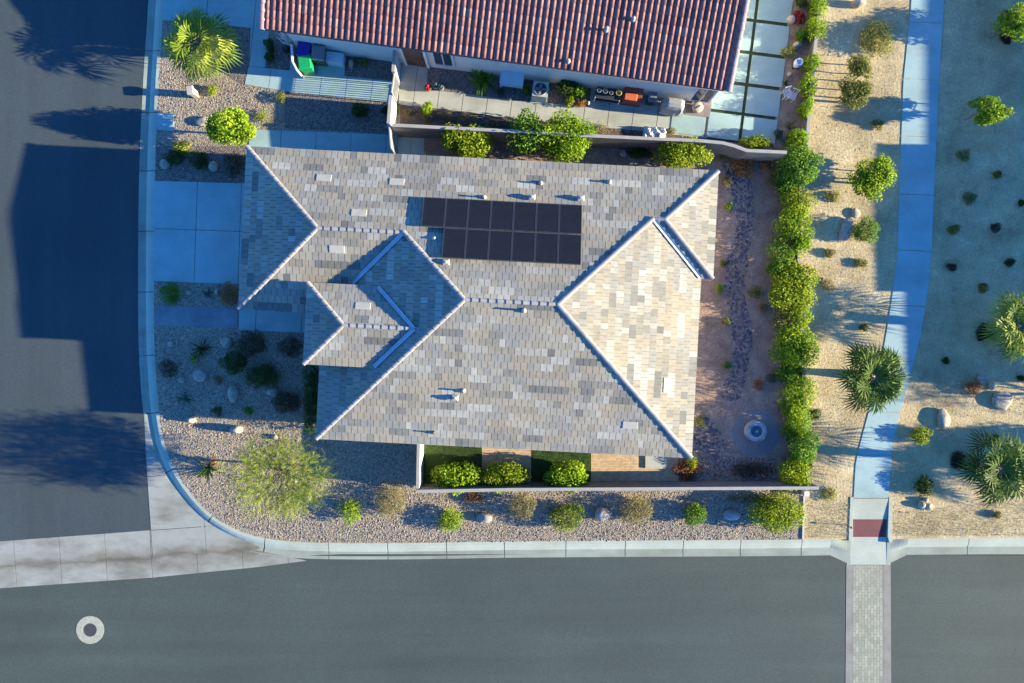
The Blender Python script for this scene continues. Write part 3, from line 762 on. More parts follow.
# solar panels on the north slope
th = math.atan(PITCH)
def panel_at(u, v0, v1):
    vm = (v0 + v1) / 2; L = abs(v0 - v1) / cos(th)
    return (u, vm, HE + PITCH * (vN - vm) + 0.20), L
pw = 7.09 / 7
v_rows = [(6.25, 4.875), (4.855, 3.48)]
protoP = None
names = ['first', 'second', 'third', 'fourth', 'fifth', 'sixth', 'seventh']
for ri, (v0, v1) in enumerate(v_rows):
    for j in range(7):
        if ri == 1 and j == 0: continue
        u = -4.27 + pw * (j + 0.5)
        (lu, lv, lz), L = panel_at(u, v0, v1)
        if protoP is None:
            protoP = empty('solar_panel')
            w2, l2 = pw / 2 - 0.008, L / 2 - 0.006
            mb = MB(); t = 0.03
            for a in ((-w2, w2, -l2, -l2 + t), (-w2, w2, l2 - t, l2), (-w2, -w2 + t, -l2 + t, l2 - t), (w2 - t, w2, -l2 + t, l2 - t)):
                mb.box(a[0], a[1], a[2], a[3], -0.04, 0.004)
            f1 = mb.build('frame', 'panel frame', protoP)
            mb = MB(); mb.box(-w2 + t, w2 - t, -l2 + t, l2 - t, -0.03, -0.002); f2 = mb.build('cell_sheet', 'solar cell', protoP)
            kids = [f1, f2]
            for y in (-l2 * 0.5, l2 * 0.5):
                mb = MB(); mb.box(-w2 - 0.006, w2 + 0.006, y - 0.02, y + 0.02, -0.085, -0.0405); mb.box(-0.03, 0.03, y - 0.03, y + 0.03, -0.20, -0.0845)
                kids.append(mb.build('rail', 'panel rail', protoP))
            p = protoP
        else:
            p = protoP.copy(); C.objects.link(p)
            for q in kids:
                c_ = q.copy(); C.objects.link(c_); c_.parent = p
        x, y = lu * cR - lv * sR, lu * sR + lv * cR
        p.location = (x, y, lz); p.rotation_euler = (-th, 0, 0)
        p.rotation_mode = 'XYZ'
        import mathutils
        p.rotation_euler = (mathutils.Matrix.Rotation(RZ, 3, 'Z') @ mathutils.Matrix.Rotation(-th, 3, 'X')).to_euler()
        rowname = 'upper row of seven' if ri == 0 else 'lower row of six'
        tag(p, 'black solar panel, %s from the left in the %s on the roof' % (names[j - ri], rowname), 'solar panel', 'solar panels on the roof')

# --- the neighbour's red roofed house (north)
A0 = np.array(G(261, 27.6, HE)[:2]); B0 = np.array(G(733.5, 90.6, HE)[:2])
NL = np.linalg.norm(B0 - A0); nang = math.atan2(B0[1] - A0[1], B0[0] - A0[0])
nh = empty('red_roofed_house', (A0[0], A0[1], 0), nang)
tag(nh, 'house with red barrel tile roof and grey stucco wall at the top', 'house')
def barrel(parent, x0, x1, ye, yr, z0, pitch, per=0.2865, e=0.38):
    """barrel tile slope from the eave line y=ye up to y=yr"""
    sg = 1 if yr > ye else -1; run = abs(yr - ye)
    n = int((x1 - x0) / per); ns = 8; xs = x0 + np.arange(n * ns + 1) * per / ns
    ph = (np.arange(n * ns + 1) % ns) / ns * 2 * pi
    prof = 0.064 * (np.abs(np.cos(ph / 2)) ** 1.3 * 1.6 - 0.4)
    V, F, T = [], [], []; nr = int(math.ceil(run / e)); k = 0; m = len(xs)
    for i in range(nr):
        t0, t1 = i * e - (0.06 if i == 0 else 0), min((i + 1) * e, run)
        jit = np.repeat(RNG.uniform(-0.004, 0.004, n), ns); jit = np.append(jit, jit[-1])
        for t, l in ((t0, -0.03), (t0, 0.05), (t1, 0.018)):
            V.append(np.column_stack([xs, np.full(m, ye + sg * t), z0 + pitch * t + l + prof + jit]))
        idx = np.arange(m - 1)
        tone = np.repeat(np.clip(RNG.normal(0.45, 0.24, n), 0, 1), ns)
        for a, c in ((0, 1), (1, 2)):
            q = np.column_stack([k + a * m + idx, k + a * m + idx + 1, k + c * m + idx + 1, k + c * m + idx])
            F.append(q if sg > 0 else q[:, ::-1]); T.append(tone)
        k += 3 * m
    return mesh_obj('roof', np.vstack(V), np.vstack(F), 'barrel tile', parent, np.concatenate(T), None, True)
ND = 13.0
NP = 0.25; NL -= 0.14
nroof = barrel(nh, 0, NL, 0, ND / 2, HE, NP)
nroof2 = barrel(nh, 0, NL, ND, ND / 2, HE, NP)
zr = HE + NP * ND / 2
caps((0, ND / 2, zr), (NL, ND / 2, zr), nroof, 'pink ridge cap', 0.14)
for x in (0.06, NL - 0.06):
    caps((x, -0.05, HE - 0.01), (x, ND / 2, zr), nroof, 'pink ridge cap', 0.13, 0.38, 'rake_tile')
    caps((x, ND + 0.05, HE - 0.01), (x, ND / 2, zr), nroof2, 'pink ridge cap', 0.13, 0.38, 'rake_tile')
mb = MB(); xi, yi = 0.45, 0.33
mb.box(xi, NL - xi, yi, ND - yi, -0.1, HE - 0.14)
for x0, x1 in ((xi + 0.002, xi + 0.2), (NL - xi - 0.2, NL - xi - 0.002)):
    P = [(x0, yi, HE - 0.14), (x0, ND - yi, HE - 0.14), (x0, ND / 2, zr - 0.12), (x1, yi, HE - 0.14), (x1, ND - yi, HE - 0.14), (x1, ND / 2, zr - 0.12)]
    mb.add(P, [(0, 2, 1), (3, 4, 5), (0, 1, 4, 3), (1, 2, 5, 4), (2, 0, 3, 5)])
nwall = mb.build('wall', 'stucco', nh)
mb = MB()
for y0, y1, s_ in ((0.0, ND / 2, 1), (ND, ND / 2, -1)):
    z0, z1 = HE - 0.04, zr - 0.04
    P = [(0.02, y0, z0), (NL - 0.02, y0, z0), (NL - 0.02, y1, z1), (0.02, y1, z1)]
    P += [(p[0], p[1], p[2] - 0.09) for p in P]
    mb.add(P, [(0, 1, 2, 3), (4, 7, 6, 5), (0, 4, 5, 1), (1, 5, 6, 2), (3, 2, 6, 7), (0, 3, 7, 4)])
mb.build('eave_board', 'eave shade', nh)
mb = MB(); mb.tube([(0, -0.03, HE - 0.10), (NL, -0.03, HE - 0.10)], 0.04, 8); mb.build('gutter', 'eave shade', nh, True)  # dark tube along the eave, its tone standing in for shade under the tiles
def n_local(px, py, h):
    x, y, _ = G(px, py, h); d = np.array((x, y)) - A0
    return d[0] * cos(nang) + d[1] * sin(nang), -d[0] * sin(nang) + d[1] * cos(nang)
xw, _ = n_local(443, 58, 1.3); window(nh, xw, yi, 0.55, 2.0, 0.85, 0, -1)
xw, _ = n_local(704, 93, 1.2); window(nh, xw, yi, 0.35, 1.9, 0.85, 0, -1)
xw, _ = n_local(415, 56, 1.0)
mb = MB()
for a in ((-0.62, -0.5, 0, 2.15), (0.5, 0.62, 0, 2.15), (-0.5, 0.5, 2.05, 2.15)): mb.box(xw + a[0], xw + a[1], yi - 0.1, yi - 0.001, a[2], a[3])
df = mb.build('door_frame', 'white trim', nh)
mb = MB(); mb.box(xw - 0.5, xw + 0.5, yi - 0.05, yi - 0.001, 0.02, 2.05); dd = mb.build('door', 'door brown', nh)
mb = MB(); mb.lathe([(0.03, 0), (0.035, 0.03), (0.02, 0.06)], 10, (xw + 0.4, yi - 0.08, 1.0)); mb.build('handle', 'panel rail', dd)
window(nh, 10.0, ND - yi, 0.9, 2.1, 1.6, 0, 1)
window(nh, NL - xi, 4.0, 0.9, 2.1, 1.5, 1, 0); window(nh, NL - xi, 8.5, 0.2, 2.1, 2.0, 1, 0)
mb = MB(); mb.box(xi - 0.05, xi - 0.001, 6.3, 11.2, 0.02, 2.2); mb.build('garage_door', 'garage door', nh)
for px, py, s_ in ((606, 31, 0.16), (633, 20, 0.06), (568, 62, 0.05)):
    z = HE
    for _ in range(10):
        x, y = n_local(px, py, z); z = HE + NP * y
    mb = MB(); mb.lathe([(0.14, -0.05), (0.11, 0.10), (0.05, 0.13), (0.05, s_ + 0.1), (0.09, s_ + 0.11), (0.09, s_ + 0.16), (0.02, s_ + 0.18)], 12)
    mb.build('vent_pipe', 'pipe grey', nroof, True).location = (x, y, z)
mb = MB(); mb.tube([(0.7, yi - 0.06, 0.02), (0.7, yi - 0.06, HE - 0.2)], 0.04, 8); mb.build('downspout', 'fascia', nh, True)

# --- a further house to the east, just beyond the picture, whose shadow falls on the desert path
eh = empty('hip_roofed_house', (G(1172, 163.5)[0], G(1172, 163.5)[1], 0), 0)
tag(eh, 'tan house with grey hip roof beyond the desert path, east of the frame', 'house')
f20 = HC / FP
e1 = (1111 - 1172) * f20; ya, yb, yc, yd = (166 + 260) * f20, 0, (166 - 311) * f20, (166 - 402) * f20
R2 = Roof(); W2 = 13.0
def hip_roof(R, x0, x1, y0, y1, z0):
    hw = min(x1 - x0, y1 - y0) / 2
    if x1 - x0 >= y1 - y0:
        a, c = (x0 + hw, (y0 + y1) / 2), (x1 - hw, (y0 + y1) / 2)
        P = {'s': [(x0, y0), (x1, y0), c, a], 'n': [(x1, y1), (x0, y1), a, c], 'w': [(x0, y1), (x0, y0), a], 'e': [(x1, y0), (x1, y1), c]}
    else:
        a, c = ((x0 + x1) / 2, y0 + hw), ((x0 + x1) / 2, y1 - hw)
        P = {'s': [(x0, y0), (x1, y0), a], 'n': [(x1, y1), (x0, y1), c], 'w': [(x0, y1), (x0, y0), a, c], 'e': [(x1, y0), (x1, y1), c, a]}
    D = {'s': ((0, 1), (x0, y0)), 'n': ((0, -1), (x0, y1)), 'w': ((1, 0), (x0, y0)), 'e': ((-1, 0), (x1, y0))}
    for q in P: R.slope(P[q], D[q][0], D[q][1], z0, 0.262, 0.45, 0.5)
    return a, c, z0 + 0.262 * hw
rects = [(-0.5, W2, yc - 1.0, ya), (e1, W2 - 3, yc, yb), (-1.6, W2 - 1, yd, yc + 1.5)]
for i, (x0, x1, y0, y1) in enumerate(rects):
    a, c, zt = hip_roof(R2, x0, x1, y0, y1, HE + 0.01 * i)
er = mesh_obj('roof', R2.v, R2.f, 'roof tile', eh, R2.t)
for i, (x0, x1, y0, y1) in enumerate(rects):
    hw = min(x1 - x0, y1 - y0) / 2; zt = HE + 0.262 * hw
    if x1 - x0 >= y1 - y0: a, c = (x0 + hw, (y0 + y1) / 2), (x1 - hw, (y0 + y1) / 2); cs = {(x0, y0): a, (x0, y1): a, (x1, y0): c, (x1, y1): c}
    else: a, c = ((x0 + x1) / 2, y0 + hw), ((x0 + x1) / 2, y1 - hw); cs = {(x0, y0): a, (x1, y0): a, (x0, y1): c, (x1, y1): c}
    for q, r_ in cs.items(): caps((*q, HE), (*r_, zt), er)
    caps((*a, zt), (*c, zt), er)
house_body(eh, [(-0.5, W2, yc - 1.0, ya), (e1, 5.0, yc + 0.003, yb - 0.003), (-1.6, W2 - 1, yd, yc + 1.5)], 0.45, HE, 'stucco tan')
for x, y in ((-1.15, yd + 2.0), (-0.05, ya - 3), (-0.05, ya - 7)): window(eh, x, y, 0.9, 2.1, 1.5, -1, 0)
window(eh, e1 + 0.45, (yb + yc) / 2, 0.9, 2.1, 2.0, -1, 0)

# ------------------------------------------------------------------ walls and gates
def wall_run(name, px, h, th_, label, mat='block wall', cap='wall cap', cat='wall', closed=False):
    P = [np.array(G(x, y, h)[:2]) for x, y in px]
    def offs(w):
        Lq, Rq = [], []
        for i, p in enumerate(P):
            d1 = P[min(i + 1, len(P) - 1)] - P[max(i - 1, 0)]; d1 /= np.linalg.norm(d1); n = np.array((-d1[1], d1[0]))
            if 0 < i < len(P) - 1:
                da = P[i] - P[i - 1]; da /= np.linalg.norm(da); cosang = abs(np.dot(n, np.array((-da[1], da[0])))); n = n / max(0.5, cosang)
            Lq.append(p + n * w / 2); Rq.append(p - n * w / 2)
        return [tuple(q) for q in Lq] + [tuple(q) for q in Rq[::-1]]
    o = MB().prism(offs(th_), -0.12, h - 0.06).build(name, mat)
    tag(o, label, cat)
    MB().prism(offs(th_ + 0.01), h - 0.0595, h).build('cap', cap, o)
    return o
WH = 1.7
wall_run('garden_wall', [(417.5, 491.5), (512, 489.6), (768, 488.3), (819, 488)], 1.5, 0.14, 'long pale topped block wall along the gravel strip south of the house')
wall_run('garden_wall', [(418.6, 440), (417.6, 488.5)], 1.5, 0.14, 'short wall closing the west end of the back lawn', 'pale wall')
wall_run('garden_wall', [(805.5, 155), (801, 185), (799, 260), (805.5, 415), (808, 484.5)], 0.5, 0.14, 'block wall between the hedge and the open desert, east of the house')
wall_run('garden_wall', [(834, -120), (822, -10), (814, 60), (806.5, 150)], 0.65, 0.14, 'vine covered block wall east of the slab patio', 'block wall')
wall_run('garden_wall', [(392, 125), (400, 125.3), (512, 131), (579, 135.2), (700, 140.6), (723, 142.8), (735, 146), (747, 150.4), (787, 152.3)], WH, 0.14, 'block wall between the two houses, stepped at its east end')
wall_run('garden_wall', [(390.6, 95), (388.2, 126)], 1.5, 0.15, 'short pale wall stub in full sun between the two side gates', 'pale wall')
wall_run('garden_wall', [(394.5, 49), (393.2, 71.5)], 1.5, 0.15, 'short pale wall running out from the red roofed house to its gate', 'pale wall')
wall_run('screen_wall', [(291.2, 44), (292.3, 61), (297, 70)], 1.1, 0.08, 'low white bent screen wall beside the refuse bins', 'pale wall', 'white trim')
def gate(a, c, h, label, bars):
    A, B_ = np.array(G(*a)[:2]), np.array(G(*c)[:2]); L = np.linalg.norm(B_ - A)
    g = empty('side_gate', (A[0], A[1], 0), math.atan2(B_[1] - A[1], B_[0] - A[0])); tag(g, label, 'gate')
    mb = MB()
    for x in (0, L - 0.05): mb.box(x, x + 0.05, -0.025, 0.025, 0.03, h)
    mb.box(0.05, L - 0.05, -0.025, 0.025, h - 0.16, h); mb.box(0.05, L - 0.05, -0.025, 0.025, 0.06, 0.14)
    mb.build('gate_frame', 'gate metal', g)
    mb = MB()
    if bars:
        n = int(L / 0.115)
        for i in range(n):
            x = 0.05 + (L - 0.1) * (i + 0.5) / n; mb.box(x - 0.02, x + 0.02, -0.012, 0.012, 0.14, h - 0.16)
    else: mb.box(0.05, L - 0.05, -0.012, 0.012, 0.14, h - 0.16)
    mb.build('gate_panel', 'gate metal', g)
    mb = MB(); mb.tube([(L - 0.12, -0.05, h * 0.55), (L - 0.12, -0.05, h * 0.65)], 0.012, 6); mb.build('handle', 'iron', g)
gate((399.4, 84.5), (396.6, 103.5), 1.5, 'open barred gate across the neighbour\'s pale walk, striping it with light', True)
gate((394.5, 133), (396.5, 157), 1.6, 'solid metal gate across the walk beside the grey roofed house', False)

# ------------------------------------------------------------------ plants
def tubes_mesh(name, lines, mat, parent, seg=5):
    mb = MB()
    for pts, r in lines: mb.tube(pts, r, seg)
    return mb.build(name, mat, parent, True)

def leaf_cloud(rng, lobes, n, ll, lw, shell=0.55, up=0.25, jag=0.22):
    L = np.array(lobes, float)
    w = (L[:, 3] * L[:, 4] * L[:, 5]) ** 0.7; w /= w.sum()
    li = rng.choice(len(L), n, p=w); c = L[li, :3]; r = L[li, 3:]
    d = rng.normal(size=(n, 3)); d /= np.linalg.norm(d, axis=1)[:, None]
    # lumps: directions on each lobe where twigs reach further
    K = 14; lump = rng.normal(size=(len(L), K, 3)); lump /= np.linalg.norm(lump, axis=2)[:, :, None]
    amp = rng.uniform(-0.6, 1.0, (len(L), K))
    dots = np.einsum('nj,nkj->nk', d, lump[li]); g = np.clip((dots - 0.72) / 0.28, 0, 1)
    ext = 1 + jag * (g * amp[li]).sum(1) + rng.normal(0, 0.06, n)
    rad = (shell + (1 - shell) * rng.random(n) ** 0.6) * ext
    p = c + d * r * rad[:, None]
    tone = np.clip(0.45 + rng.uniform(-0.2, 0.2, len(L))[li] + 0.35 * (g * amp[li]).sum(1) * 0.6 + rng.normal(0, 0.2, n), 0, 1)
    keep = p[:, 2] > 0.03; p, d, tone = p[keep], d[keep], tone[keep]; m = len(p)
    nrm = d * 0.6 + rng.normal(size=(m, 3)) * 0.55; nrm[:, 2] += up; nrm /= np.linalg.norm(nrm, axis=1)[:, None]
    t = rng.normal(size=(m, 3)); t -= (t * nrm).sum(1)[:, None] * nrm; t /= np.linalg.norm(t, axis=1)[:, None]
    b_ = np.cross(nrm, t)
    l = ll * rng.uniform(0.65, 1.25, m)[:, None]; ww = lw * rng.uniform(0.7, 1.2, m)[:, None]
    fold = nrm * ww * 0.25
    V = np.stack([p - t * l / 2, p + b_ * ww / 2 + fold - t * l * 0.08, p + t * l / 2, p - b_ * ww / 2 + fold - t * l * 0.08], 1).reshape(-1, 3)
    F = np.arange(m * 4).reshape(-1, 4)
    return V, F, tone

def blades(rng, n, L, w, spread, base_r, curve=0.5, up=0.6, tone0=None):
    """strap leaves from the ground: rosette, tussock or yucca"""
    az = rng.uniform(0, 2 * pi, n); el = np.clip(rng.normal(up, spread, n), 0.05, 1.5)
    ln = L * rng.uniform(0.6, 1.1, n); V = np.zeros((n, 7, 3)); F = []
    br = base_r * np.sqrt(rng.random(n)); ba = rng.uniform(0, 2 * pi, n)
    base = np.stack([br * np.cos(ba), br * np.sin(ba), np.full(n, 0.02)], 1)
    d = np.stack([np.cos(az), np.sin(az)], 1); sd = np.stack([-np.sin(az), np.cos(az), np.zeros(n)], 1)
    for k, (f, wf) in enumerate(((0, 0.7), (0.4, 1.0), (0.75, 0.7), (1.0, 0))):
        h = ln * f * np.cos(el) * (1 + 0.1 * f); z = ln * f * np.sin(el) * (1 - curve * f * 0.7)
        c = base + np.stack([d[:, 0] * h, d[:, 1] * h, z], 1)
        if wf:
            V[:, 2 * k] = c - sd * w * wf / 2; V[:, 2 * k + 1] = c + sd * w * wf / 2
        else: V[:, 6] = c
    V = V.reshape(-1, 3); fs = []
    o = np.arange(n) * 7
    q = np.concatenate([np.stack([o, o + 1, o + 3, o + 2], 1), np.stack([o + 2, o + 3, o + 5, o + 4], 1), np.stack([o + 4, o + 5, o + 6, o + 6], 1)])
    F = [tuple(r) if r[2] != r[3] else (r[0], r[1], r[2]) for r in q.tolist()]
    t = np.clip(rng.normal(0.5, 0.25, n), 0, 1)
    return V, F, np.tile(t, 3)

def stems_for(rng, lobes, base=0.03, top=0.35, n=5):
    lines = []
    for _ in range(n):
        L = lobes[rng.integers(len(lobes))]
        e = np.array(L[:3]) + rng.normal(size=3) * np.array(L[3:]) * 0.35; e[2] = max(e[2], 0.12)
        m_ = e * np.array((0.45, 0.45, 0.55)) + rng.normal(size=3) * 0.04; m_[2] = abs(m_[2])
        lines.append(([(rng.normal() * base, rng.normal() * base, 0), tuple(m_), tuple(e)], [0.022, 0.014, 0.006]))
    return lines

SEED = [100]
def shrub(name, px, py, r, h, mat, label, cat='shrub', group=None, n=None, ll=0.10, lw=0.06, ry=None, z0=0.0, lobes=None, jag=0.22, stems=True, shell=0.55, zc=0.5):
    """r, ry in picture pixels at the height of the crown's middle"""
    SEED[0] += 1; rng = np.random.default_rng(SEED[0])
    f = (HC - h * 0.5) / FP * 1.12; R_ = r * f; Ry = (ry or r) * f
    x, y, _ = G(px, py, h * 0.55)
    root = empty(name, (x, y, z0)); tag(root, label, cat, group)
    if lobes is None:
        k_ = 3 if r < 9 else (5 if r < 16 else 8)
        lobes = [(0, 0, h * zc, R_ * 0.72, Ry * 0.72, h * 0.46)]
        for i in range(k_):
            t = 2 * pi * (i + rng.random() * 0.7) / k_; q = rng.uniform(0.42, 0.62)
            lobes.append((cos(t) * R_ * q, sin(t) * Ry * q, h * (zc + rng.uniform(-0.12, 0.12)), R_ * rng.uniform(0.36, 0.54), Ry * rng.uniform(0.34, 0.5), h * rng.uniform(0.28, 0.4)))
    n = int(n * 1.6) if n else int(min(7000, 400 + 2000 * R_ * Ry * max(0.6, h) * (0.06 / lw)))
    V, F, T = leaf_cloud(rng, lobes, n, ll, lw, shell, 0.25, jag)
    mesh_obj('foliage', V, F, mat, root, T)
    if stems: tubes_mesh('stem', stems_for(rng, lobes, 0.05, 0.3, 5), 'twig', root)
    return root

def tree(name, px, py, r, hc, mat, label, group=None, ry=None, rz=None, n=2500, ll=0.11, lw=0.065, stakes=0, feather=False, tr=0.05, clumps=9, fill=0.5, base_px=None):
    """hc: height of the crown's middle"""
    SEED[0] += 1; rng = np.random.default_rng(SEED[0])
    f = (HC - hc) / FP * (1.0 if feather else 1.13); R_ = r * f; Ry = (ry or r) * f; Rz = rz or R_ * 0.8
    x, y, _ = G(px, py, hc); bx, by = (0, 0)
    root = empty(name, (x, y, 0)); tag(root, label, 'tree', group)
    lobes = [(0, 0, hc, R_ * fill, Ry * fill, Rz * fill)]
    for i in range(clumps):
        d = rng.normal(size=3); d /= np.linalg.norm(d); d[2] *= 0.8; q = rng.uniform(0.5, 0.7)
        lobes.append((d[0] * R_ * q, d[1] * Ry * q, hc + d[2] * Rz * q, R_ * rng.uniform(0.26, 0.42), Ry * rng.uniform(0.26, 0.42), Rz * rng.uniform(0.26, 0.42)))
    if feather:
        # fine sprays: many short twigs, each with two ranks of tiny leaflets
        V, F, T = [], [], []; L = np.array(lobes)
        ns = n; li = rng.choice(len(L), ns); d = rng.normal(size=(ns, 3)); d /= np.linalg.norm(d, axis=1)[:, None]
        p = L[li, :3] + d * L[li, 3:] * (0.4 + 0.75 * rng.random(ns) ** 0.7)[:, None]
        out = p - np.array((0, 0, hc * 0.75)); out /= np.linalg.norm(out, axis=1)[:, None]
        dr = out + rng.normal(size=(ns, 3)) * 0.95; dr[:, 2] -= 0.15; dr /= np.linalg.norm(dr, axis=1)[:, None]
        ln = rng.uniform(0.22, 0.5, ns)
        sd = np.cross(dr, rng.normal(size=(ns, 3))); sd /= np.linalg.norm(sd, axis=1)[:, None]
        tn = np.clip(rng.uniform(-0.3, 0.3, len(L))[li] + rng.normal(0.58, 0.2, ns) + 0.15 * d[:, 2], 0, 1)
        Vs, Ts = [], []
        for j in range(5):
            for sg in (-1, 1):
                a = p + dr * (ln * (j + 0.5) / 5)[:, None]; e_ = (dr * 0.6 + sd * sg * 0.9); e_ /= np.linalg.norm(e_, axis=1)[:, None]
                l = 0.085; w = np.cross(e_, dr) * 0.012 + dr * 0.016
                Vs.append(np.stack([a - dr * 0.016, a + e_ * l * 0.5 + w * 0.8, a + e_ * l, a + e_ * l * 0.5 - dr * 0.014], 1)); Ts.append(tn)
        V = np.concatenate(Vs).reshape(-1, 3); F = np.arange(len(V)).reshape(-1, 4); T = np.concatenate(Ts)
    else: V, F, T = leaf_cloud(rng, lobes, int(n * 1.5), ll * 1.1, lw * 1.15, 0.45, 0.25, 0.25)
    mesh_obj('crown', V, F, mat, root, T)
    fork = max(0.25, hc - Rz * 0.75)
    lines = [([(0, 0, -0.02), (rng.normal() * 0.03, rng.normal() * 0.03, fork * 0.5), (rng.normal() * 0.04, rng.normal() * 0.04, fork)], [tr * 1.25, tr, tr * 0.85])]
    for L in lobes[1:]:
        e = np.array(L[:3]); s_ = np.array((0, 0, fork * rng.uniform(0.75, 1.0))); m_ = s_ * 0.5 + e * 0.5 + rng.normal(size=3) * 0.06 * R_
        lines.append(([tuple(s_), tuple(m_), tuple(e)], [tr * 0.6, tr * 0.38, tr * 0.15]))
        for _ in range(2):
            e2 = e + rng.normal(size=3) * np.array(L[3:]) * 0.7; lines.append(([tuple(m_ * 0.4 + e * 0.6), tuple(e2)], [tr * 0.22, tr * 0.08]))
    tubes_mesh('trunk', lines, 'bark', root, 6)
    for i in range(stakes):
        t = 2 * pi * i / stakes + 1.57; mb = MB()
        mb.tube([(0.42 * cos(t), 0.42 * sin(t), -0.02), (0.40 * cos(t), 0.40 * sin(t), hc * 0.95)], 0.03, 7)
        mb.tube([(0.40 * cos(t), 0.40 * sin(t), hc * 0.55), (0.02 * cos(t), 0.02 * sin(t), hc * 0.58)], 0.012, 5)
        mb.build('stake', 'wood stake', root, True)
    return root

def fan_palm(px, py, r, hc, mat, label, fronds=34, group=None, tr=0.17, yellow=False):
    SEED[0] += 1; rng = np.random.default_rng(SEED[0])
    f = (HC - hc) / FP * 1.1; R_ = r * f
    x, y, _ = G(px, py, hc); root = empty('fan_palm', (x, y, 0)); tag(root, label, 'palm tree', group)
    V, Q, T = [], [], []; PV = MB()
    for i in range(fronds):
        az = i * 2.39996 + rng.normal() * 0.15; u = (i + 0.5) / fronds
        el = (0.95 - 1.25 * u ** 0.9) if i > 9 else rng.uniform(0.15, 0.9) + rng.normal() * 0.08       # upright inner, drooping outer
        dr = np.array((cos(az) * cos(el), sin(az) * cos(el), sin(el)))
        pl = R_ * (0.03 + 0.56 * u ** 0.6 if i > 9 else 0.02 + 0.02 * i) * rng.uniform(0.9, 1.1); c0 = np.array((cos(az) * 0.08, sin(az) * 0.08, hc - 0.05))
        hub = c0 + dr * pl; hub[2] -= 0.06 * (1 - u)
        PV.tube([tuple(c0), tuple((c0 + hub) / 2 + np.array((0, 0, 0.05))), tuple(hub)], [0.020, 0.014, 0.010], 4)
        sd = np.array((-sin(az), cos(az), 0.0)); nr = np.cross(dr, sd)
        nl = 20; tone0 = np.clip(0.75 - 0.5 * u + rng.normal() * 0.15, 0, 1)
        if yellow and rng.random() < 0.35: tone0 = 0.95
        for j in range(nl):
            ph = (j / (nl - 1) - 0.5) * radians(250)
            ld = dr * cos(ph) + sd * sin(ph); l = R_ * 0.47 * (0.62 + 0.38 * cos(ph * 0.62)) * rng.uniform(0.9, 1.08)
            fold = nr * (0.03 if j % 2 else -0.03)
            wv = (-dr * sin(ph) + sd * cos(ph)); w = l * 0.040 + 0.004
            m_ = hub + ld * l * 0.55 + fold; e = hub + ld * l * rng.uniform(0.85, 1.1) - np.array((0, 0, 1)) * l * rng.uniform(0.12, 0.45)
            k_ = len(V)
            V += [hub - wv * 0.006, hub + wv * 0.006, m_ + wv * w, m_ - wv * w, e]
            Q += [(k_, k_ + 1, k_ + 2, k_ + 3), (k_ + 3, k_ + 2, k_ + 4)]; tt = float(np.clip(tone0 + rng.normal() * 0.12, 0, 1)); T += [tt, tt]
    mesh_obj('crown', V, Q, mat, root, T)
    PV.build('petiole', 'stalk', root, True, None, True)
    mb = MB(); pts, rr = [], []
    for i in range(9):
        t = i / 8; pts.append((0.02 * sin(5 * t), 0.02 * cos(4 * t) - 0.02, -0.02 + t * (hc - 0.30))); rr.append(tr * (1.35 - 0.5 * t if i < 2 else 1.0 + 0.10 * (i % 2)))
    mb.tube(pts, rr, 12)
    for i in range(22):                                          # stubs of old fronds
        t = rng.uniform(0, 2 * pi); z = hc * rng.uniform(0.35, 0.72)
        mb.tube([(tr * 0.7 * cos(t), tr * 0.7 * sin(t), z - 0.2), ((tr + 0.16) * cos(t), (tr + 0.16) * sin(t), z + 0.10)], [0.025, 0.008], 4)
    mb.build('trunk', 'palm bark', root, True)
    return root

def rosette(name, px, py, r, mat, label, cat='plant', n=26, w=0.06, up=0.65, spread=0.35, curve=0.3, group=None, base=0.05):
    SEED[0] += 1; rng = np.random.default_rng(SEED[0]); R_ = r * HC / FP
    x, y, _ = G(px, py, 0.15); V, F, T = blades(rng, n, R_ * 1.25, w, spread, base, curve, up)
    o = mesh_obj(name, V, F, mat, None, T, None, False, (x, y, 0)); tag(o, label, cat, group)
    return o

def rock(px, py, rx, ry, h, mat, label, rz=0.0, name='boulder', cat='boulder', group=None, rough=0.16):
    SEED[0] += 1; rng = np.random.default_rng(SEED[0]); f = HC / FP
    import bmesh
    bm = bmesh.new(); bmesh.ops.create_icosphere(bm, subdivisions=3, radius=1.0)
    pl = [(rng.normal(size=3), rng.uniform(0.72, 0.95)) for _ in range(9)]; wv = rng.normal(size=(6, 3)) * 2.2; ph = rng.uniform(0, 6, 6)
    for v in bm.verts:
        p = np.array(v.co)
        for d, o in pl:
            d = d / np.linalg.norm(d); q = p @ d
            if q > o: p = p - d * (q - o) * 0.85
        p = p * (1 + rough * 0.35 * sum(sin(p @ a + b_) for a, b_ in zip(wv, ph)) / 3)
        v.co = p
    me = bpy.data.meshes.new(name); bm.to_mesh(me); bm.free(); me.materials.append(MATS[mat])
    o = bpy.data.objects.new(name, me); C.objects.link(o)
    x, y, _ = G(px, py, h * 0.5); o.location = (x, y, h * 0.38); o.scale = (rx * f, ry * f, h * 0.62); o.rotation_euler = (0, 0, rz)
    for p in me.polygons: p.use_smooth = True
    tag(o, label, cat, group)
    return o

# ------------------------------------------------------------------ what grows where
# palms
fan_palm(197, 42, 37, 1.75, 'palm leaf yellow', 'yellowish fan palm in the gravel beside the street and blue shaded drive', 30, 'fan palms', 0.16, True)
fan_palm(875, 377, 36, 2.25, 'palm leaf', 'green fan palm leaning over the desert path', 30, 'fan palms')
fan_palm(1021, 326, 35, 2.1, 'palm leaf yellow', 'yellow green fan palm cut by the right picture edge, upper of two', 30, 'fan palms', 0.19, True)
fan_palm(1002, 469, 37, 2.4, 'palm leaf', 'green fan palm near the right picture edge above the lower road', 30, 'fan palms', 0.19)
fan_palm(1185, 498, 36, 2.6, 'palm leaf', 'green fan palm beyond the right edge whose fronds shade the path', 30, 'fan palms')
